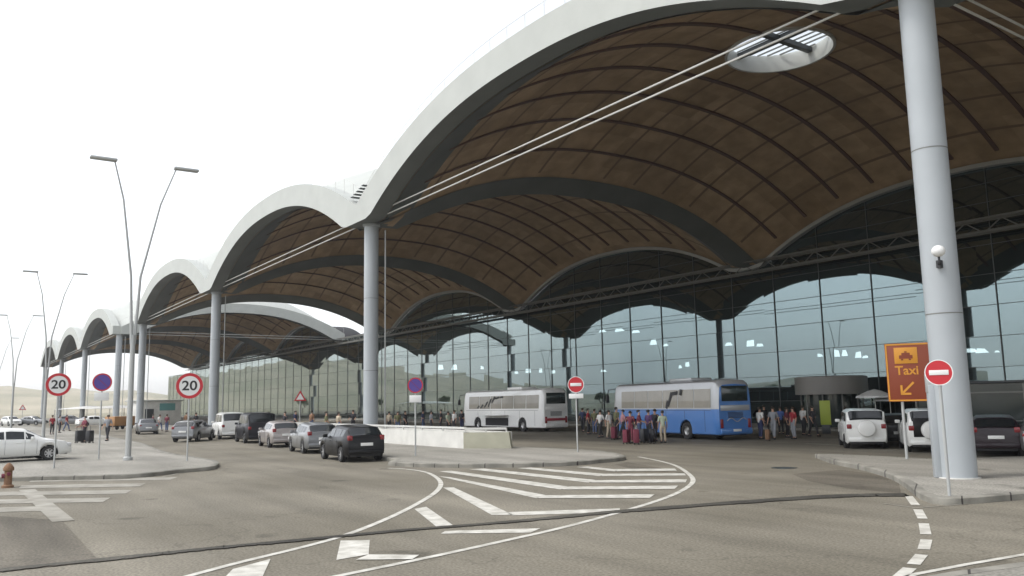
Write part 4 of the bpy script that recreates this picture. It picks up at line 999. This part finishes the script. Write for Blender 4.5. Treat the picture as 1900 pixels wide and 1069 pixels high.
# ------------------------------------------------------------------ people
def skin_mesh(pts, edges, rad, name, material, parent, sub=1):
    me = bpy.data.meshes.new(name); me.from_pydata([Vector(p) for p in pts], edges, [])
    ob = bpy.data.objects.new(name, me); COL.objects.link(ob)
    sk = ob.modifiers.new('s', 'SKIN'); sk.use_smooth_shade = True
    for i, v in enumerate(me.skin_vertices[0].data):
        r_ = rad[i]; v.radius = r_ if isinstance(r_, tuple) else (r_, r_); v.use_root = (i == 0)
    if sub: s_ = ob.modifiers.new('u', 'SUBSURF'); s_.levels = sub; s_.render_levels = sub
    dg = bpy.context.evaluated_depsgraph_get(); dg.update()
    m2 = bpy.data.meshes.new_from_object(ob.evaluated_get(dg)); bpy.data.objects.remove(ob); bpy.data.meshes.remove(me)
    m2.materials.clear(); m2.materials.append(MT[material]); m2.name = name
    return m2
def person_meshes(pose):
    # x = facing, y = left; height 1.72
    if pose == 'walk': ll, lr, al, ar = .28, -.26, -.22, .25
    elif pose == 'reach': ll, lr, al, ar = .04, -.02, .45, .4
    elif pose == 'bag': ll, lr, al, ar = .12, -.08, .05, -.12
    else: ll, lr, al, ar = .03, -.03, .04, .03
    P = [(0,0,.98),(0,0,1.16),(0,0,1.34),(0,0,1.47),(.015,0,1.55),(.03,0,1.63)]
    E = [(0,1),(1,2),(2,3),(3,4),(4,5)]; Rd = [(.13,.1),(.125,.095),(.14,.1),(.06,.055),(.052,.055),(.082,.1)]
    def add(p, r_, par): P.append(p); Rd.append(r_); E.append((par, len(P)-1)); return len(P)-1
    hands = []; idx = {}
    for s_, a in ((1, al), (-1, ar)):
        sh = add((0, s_*.18, 1.41), .055, 2); el = add((a*.3-.02, s_*.235, 1.14), .04, sh); wr = add((a*.9+.02, s_*.25, .9 if abs(a) < .4 else 1.05), .027, el)
        hd = add((a*1.05+.04, s_*.25, .82 if abs(a) < .4 else 1.02), .03, wr); idx[s_] = (sh, el, wr, hd)
        hands.append((Vector(P[hd]), Vector(P[hd])-Vector(P[wr]), s_))
    for s_, l_ in ((1, ll), (-1, lr)):
        hp = add((0, s_*.09, .9), .092, 0); kn = add((l_*.55+.03, s_*.1, .5), .06, hp); an = add((l_*1.05-.03, s_*.1, .09), .04, kn); to = add((l_*1.05+.13, s_*.11, .035), (.04, .03), an)
        idx[('l', s_)] = (hp, kn, an, to)
    body = skin_mesh(P, E, Rd, 'body', 'skin', None)
    fb = MB()
    for h, d, s_ in hands:
        d = d.normalized(); sd = Vector((1, 0, 0)) if abs(d.z) > .5 else Vector((0, 1, 0))
        for k in range(4):
            b0 = h+d*.02+sd*(k-1.5)*.018; l_ = (.065, .078, .072, .055)[k]; m_ = b0+d*l_*.55; e_ = m_+(d+Vector((.35,0,0))).normalized()*l_*.5
            fb.cyl(b0, m_, .009, .008, 6); fb.cyl(m_, e_, .008, .006, 6)
        fb.cyl(h-d*.02+sd*.03, h+d*.03+sd*.055, .01, .008, 6)
    fb.ball((.125, 0, 1.62), .014, 6, 4, (1, .8, 1.4))
    for s_ in (1, -1): fb.ball((.03, s_*.088, 1.625), .02, 6, 4, (.6, .4, 1.2))
    bm = bmesh.new(); bm.from_mesh(body); k = len(bm.verts); vs = [bm.verts.new(v) for v in fb.v]
    for f in fb.f:
        try: bm.faces.new([vs[i] for i in f])
        except ValueError: pass
    bm.to_mesh(body); bm.free(); body.shade_smooth()
    sh = idx[1]; sr_ = idx[-1]
    SP = [(0,0,.86),(0,0,1.16),(0,0,1.34),(0,0,1.45), P[sh[0]], P[sh[1]], P[sr_[0]], P[sr_[1]]]
    shirt = skin_mesh(SP, [(0,1),(1,2),(2,3),(2,4),(4,5),(2,6),(6,7)], [(.16,.135),(.155,.125),(.17,.13),(.085,.08),.075,.056,.072,.056], 'shirt', 'cloth_white', None)
    a = idx[('l', 1)]; c = idx[('l', -1)]
    TP = [(0,0,1.12),(0,0,.92), P[a[0]], P[a[1]], tuple(Vector(P[a[2]])+Vector((0,0,.02))), P[c[0]], P[c[1]], tuple(Vector(P[c[2]])+Vector((0,0,.02)))]
    trs = skin_mesh(TP, [(0,1),(1,2),(2,3),(3,4),(1,5),(5,6),(6,7)], [(.135,.115),(.14,.12),.108,.078,.06,.108,.078,.06], 'trousers', 'cloth_dark', None)
    hb_ = MB().ball((.0, 0, 1.665), .115, 14, 9, (1.02, .86, .9))
    hm_ = [v for v in hb_.v]
    hb_.v = [(x-.012, y, max(z, 1.66-.5*max(0, .03-x) if x < .05 else 1.69)) for x, y, z in hb_.v]
    me = bpy.data.meshes.new('hair'); me.from_pydata(hb_.v, [], hb_.f); me.materials.append(MT['hair']); me.shade_smooth()
    sb_ = MB()
    for q in (a, c): pz = Vector(P[q[2]]); sb_.bevbox((pz.x+.07, pz.y, .045), (.27, .1, .09), .03)
    ms = bpy.data.meshes.new('shoe'); ms.from_pydata(sb_.v, [], sb_.f); ms.materials.append(MT['plastic_black'])
    return dict(body=body, shirt=shirt, trousers=trs, hair=me, shoes=ms)
POSE = {k: person_meshes(k) for k in ('stand', 'walk', 'reach', 'bag')}
def person(loc, rz, pose, top, bottom, label, h=1.72, group='travellers'):
    t = thing('person', label, 'person', loc, rz, group); t.scale = (h/1.72,)*3
    for k, me in POSE[pose].items():
        m_ = me
        if k in ('shirt', 'trousers'):
            m_ = me.copy(); m_.materials.clear(); m_.materials.append(MT['cloth_'+(top if k == 'shirt' else bottom)])
        ob = bpy.data.objects.new(k, m_); COL.objects.link(ob); ob.parent = t
    return t
def case(loc, rz, col, label, s_=1.0):
    t = thing('suitcase', label, 'suitcase', loc, rz, 'travellers luggage'); t.scale = (s_,)*3
    MB().bevbox((0, 0, .42), (.28, .48, .68), .06).build('shell', col, t)
    a = MB(); a.tube([Vector((-.08,-.14,.75)), Vector((-.08,-.14,1.02)), Vector((-.08,.14,1.02)), Vector((-.08,.14,.75))], .012, 6); a.build('handle', 'steel_dark', t)
    a = MB()
    for sx in (-.1, .1):
        for sy in (-.19, .19): a.lathe([(0,-.02),(.04,-.02),(.04,.02),(0,.02)], 12, 'X', (sx, sy, .04))
    a.build('wheel', 'rubber', t)
PE = [ # px, py, z, heading, pose, top, bottom, label, height
 (96,806,.15,.3,'stand','red','dark','person in a red top farthest left beyond the white cars',1.75),
 (110,803,.15,2,'stand','grey','dark','person in grey standing between two people in red tops',1.7),
 (123,800,.15,1,'walk','red','jeans','person in a red top and jeans right of the one in grey',1.7),
 (156,821,.15,-1.2,'reach','maroon','dark','person in a dark maroon top pushing two black suitcases',1.75),
 (199,818,.15,-.6,'walk','grey','dark','person in grey walking past the lamp post',1.78),
 (283,802,0,1.2,'stand','maroon','dark','person in a maroon top beyond the farthest silver saloon',1.75),
 (296,800,0,.4,'walk','white','jeans','person in a white top and jeans crossing beyond the farthest saloon',1.7),
 (309,801,0,2.4,'stand','maroon','jeans','person in a maroon top and jeans near the white hut',1.72),
 (345,800,.15,2.4,'stand','brown','dark','person in brown behind the largest 20 sign',1.75),
 (363,802,.15,.4,'walk','dark','dark','person all in dark clothes left of the third column',1.75),
 (448,806,.15,1.2,'stand','grey','jeans','person in a grey top behind the black people carrier',1.72),
 (470,806,.15,2.2,'walk','pink','dark','person in a pink top behind the pale hatchback',1.68),
 (528,808,.15,-1.2,'stand','dark','jeans','person in a dark top behind the silver hatchback',1.75),
 (605,812,.15,1.2,'walk','olive','dark','person in an olive top left of the second column',1.75),
 (628,811,.15,1.8,'stand','beige','jeans','person in a beige top just left of the second column',1.7),
 (843,803,0,-1.4,'stand','white','dark','person in a white top beyond the parapet, left of the white coach',1.75),
 (752,803,0,.4,'walk','dark','dark','person in black clothes beyond the parapet handrail',1.75),
 (800,803,0,1.4,'stand','grey','dark','person in a grey top at the middle of the parapet',1.72),
 (1092,806,0,.8,'stand','red','dark','person in a red top just right of the no entry sign pole',1.75),
 (1115,812,0,-1.4,'walk','white','dark','person in a white top and dark trousers heading left of the group',1.68),
 (1131,814,0,.2,'bag','white','beige','person in a white top and beige trousers in the group',1.7),
 (1145,812,0,1.4,'stand','olive','dark','tallest person of the group, in an olive top',1.85),
 (1157,814,0,-2,'walk','pink','dark','person in a pink top beside the tall one in olive',1.7),
 (1171,822,0,-1,'bag','maroon','maroon','person dressed all in dark red at the front of the group',1.68),
 (1187,820,0,.8,'reach','maroon','jeans','person in a maroon top pushing a dark red suitcase',1.72),
 (1205,820,0,1.6,'stand','purple','dark','person in a purple top against the side of the blue coach',1.72),
 (1217,819,0,-1.2,'walk','dark','dark','person in black at the side of the blue coach',1.75),
 (1231,822,0,2.6,'stand','pale_green','beige','person in a pale green top at the rear wheel side of the blue coach',1.68),
 (1412,815,0,1.4,'stand','white','navy','person in a white top at the right corner of the blue coach',1.75),
 (1437,815,0,-1.2,'walk','grey','grey','person all in grey between the blue coach and the person in red',1.78),
 (1462,812,0,.4,'stand','maroon','dark','person in a maroon top touching shoulders with the one in red',1.7),
 (1474,815,0,-1.8,'stand','red','grey','person in a bright red top left of the grey drum',1.74),
 (1492,808,0,1.3,'stand','white','dark','person in a white top in front of the grey drum',1.75),
 (1510,810,0,-.3,'walk','dark','dark','person in black next to the yellow green totem',1.75),
 (418,801,.15,1.1,'walk','dark','jeans','person in a black top and jeans just right of the third column',1.75),
 (497,803,.15,-2.2,'bag','olive','dark','person in an olive top between the two pale hatchback roofs',1.72),
 (548,803,.15,.7,'walk','navy','dark','person in a navy top under the triangular warning sign',1.78),
 (578,803,.15,2.0,'stand','brown','jeans','person in a brown top right of the triangular warning sign',1.74),
 (655,803,.15,-.7,'reach','dark','dark','person in black pushing forward in front of the second column',1.76),
 (722,802,0,2.2,'stand','beige','dark','person in a beige top just right of the second column',1.7),
 (738,805,0,-.4,'walk','olive','jeans','person in an olive top left of the blue no parking sign',1.74),
 (785,800,0,.9,'bag','navy','jeans','person in a navy top right of the blue no parking sign',1.76),
 (818,801,0,-2,'stand','dark','dark','person in black between the grey and white topped people by the parapet',1.8),
 (832,806,0,.3,'walk','pale_green','dark','person in a pale green top nearing the front of the white coach',1.7),
 (857,802,0,1.9,'stand','dark','navy','person in a dark top standing at the front corner of the white coach',1.78),
 (1082,801,0,-.9,'walk','navy','dark','person in a navy top at the rear corner of the white coach',1.75),
 (1104,806,0,2.1,'stand','olive','jeans','person in an olive top with jeans right of the one in red',1.72),
 (1420,806,0,-.2,'walk','dark','dark','person in black behind the white topped one at the blue coach corner',1.8),
 (1450,806,0,2.6,'stand','blue','dark','person in a blue top between the grey and maroon clothed people',1.7),
 (1572,812,0,-1.3,'stand','maroon','jeans','person in a maroon top at the left side of the nearer white four wheel drive',1.65),
]
for px, py, z, h, pose, a, b_, lab, ht in PE:
    p = G(px, py, z); person(tuple(p), h, pose, a, b_, lab, ht)
for px, py, z, rz, c, l_, s_ in ((147,822,.15,.4,'plastic_black','black suitcase, left one of the two pushed by the person in maroon',1.1),(166,822,.15,.8,'plastic_black','black suitcase, right one of the two pushed by the person in maroon',1.1),
        (1163,824,0,.4,'cloth_maroon','dark red suitcase at the front left of the group by the blue coach',1),(1181,825,0,.9,'cloth_maroon','dark red suitcase in front of the person pushing it',1.05),
        (1196,822,0,.2,'plastic_black','black suitcase beside the purple topped person',1),(1211,823,0,.6,'car_navy','dark blue suitcase by the person in black',1),(1140,816,0,.5,'cloth_maroon','maroon suitcase behind the group',1),
        (1425,818,0,.5,'cloth_brown','brown suitcase on the ground by the blue coach rear corner',.8)):
    p = G(px, py, z); case(tuple(p), rz, c, l_, s_)
# reddish hydrant at the left edge
p = G(14, 905); hy = thing('fire_hydrant', 'rusty brown hydrant on the kerb at the left edge of the photo', 'hydrant', (p.x, p.y, .0))
MB().lathe([(.17,0),(.17,.06),(.11,.1),(.11,.5),(.15,.52),(.15,.6),(.1,.68),(.04,.74),(0,.75)], 16).build('barrel', 'cloth_brown', hy)
a = MB(); a.cyl((-.2, 0, .42), (.2, 0, .42), .055, None, 12); a.cyl((0, -.18, .36), (0, 0, .36), .07, None, 12); a.build('nozzle', 'cloth_maroon', hy)

# ------------------------------------------------------------------ trees of the car park (seen at the far left and in the glass)
def tree(loc, h, label, seed):
    rn = random.Random(seed); t = thing('olive_tree', label, 'tree', loc, rn.random()*6, 'car park trees')
    tr = MB(); tr.cyl((0,0,0), (0,0,h*.4), .16, .11, 8); lim = []
    for k in range(6):
        a = 2*PI*k/6+rn.random(); e = Vector((math.cos(a)*h*.24, math.sin(a)*h*.24, h*(.6+.2*rn.random()))); tr.cyl((0,0,h*.36), e, .07, .025, 6); lim.append(e)
    tr.build('trunk', 'bark', t)
    cr2 = MB()
    for e in lim+[Vector((0,0,h*.8))]:
        for q in range(110):
            d = Vector((rn.gauss(0,1), rn.gauss(0,1), rn.gauss(0,.8))); d = d.normalized()*h*.17*rn.random()**.4; c = e+d; s_ = .16+.12*rn.random()
            u_ = Vector((rn.gauss(0,1), rn.gauss(0,1), rn.gauss(0,1))).normalized(); v_ = u_.orthogonal().normalized()
            cr2.add([c-u_*s_, c+v_*s_*.5, c+u_*s_, c-v_*s_*.5], [(0,1,2,3)])
    cr2.build('crown', 'leaf', t, smooth=False, fix=False)
tl = [(-150,-30,'nearest'),(-175,-34,'second'),(-200,-30,'third'),(-228,-36,'fourth'),(-256,-31,'fifth'),(-120,-36,'first left'),(-290,-20,'far'),(-300,5,'farthest')]
for k, (x, y, l_) in enumerate(tl): tree((x, y, -.03), 5+1.2*((k*37) % 5)/4, '%s small round tree at the edge of the car park' % l_, k)

# ------------------------------------------------------------------ air
hb2 = MB().box((-300, 0, 60), (3400, 3400, 130)).build('haze', 'interior_dark', smooth=False); hb2['kind'] = 'stuff'
m = bpy.data.materials.new('air'); m.use_nodes = True; n = m.node_tree; n.nodes.clear()
o = n.nodes.new('ShaderNodeOutputMaterial'); pv = n.nodes.new('ShaderNodeVolumePrincipled'); pv.inputs['Color'].default_value = (.95, .96, 1, 1)
pv.inputs['Density'].default_value = .00038; pv.inputs['Anisotropy'].default_value = .3
n.links.new(pv.outputs[0], o.inputs['Volume']); hb2.data.materials[0] = m
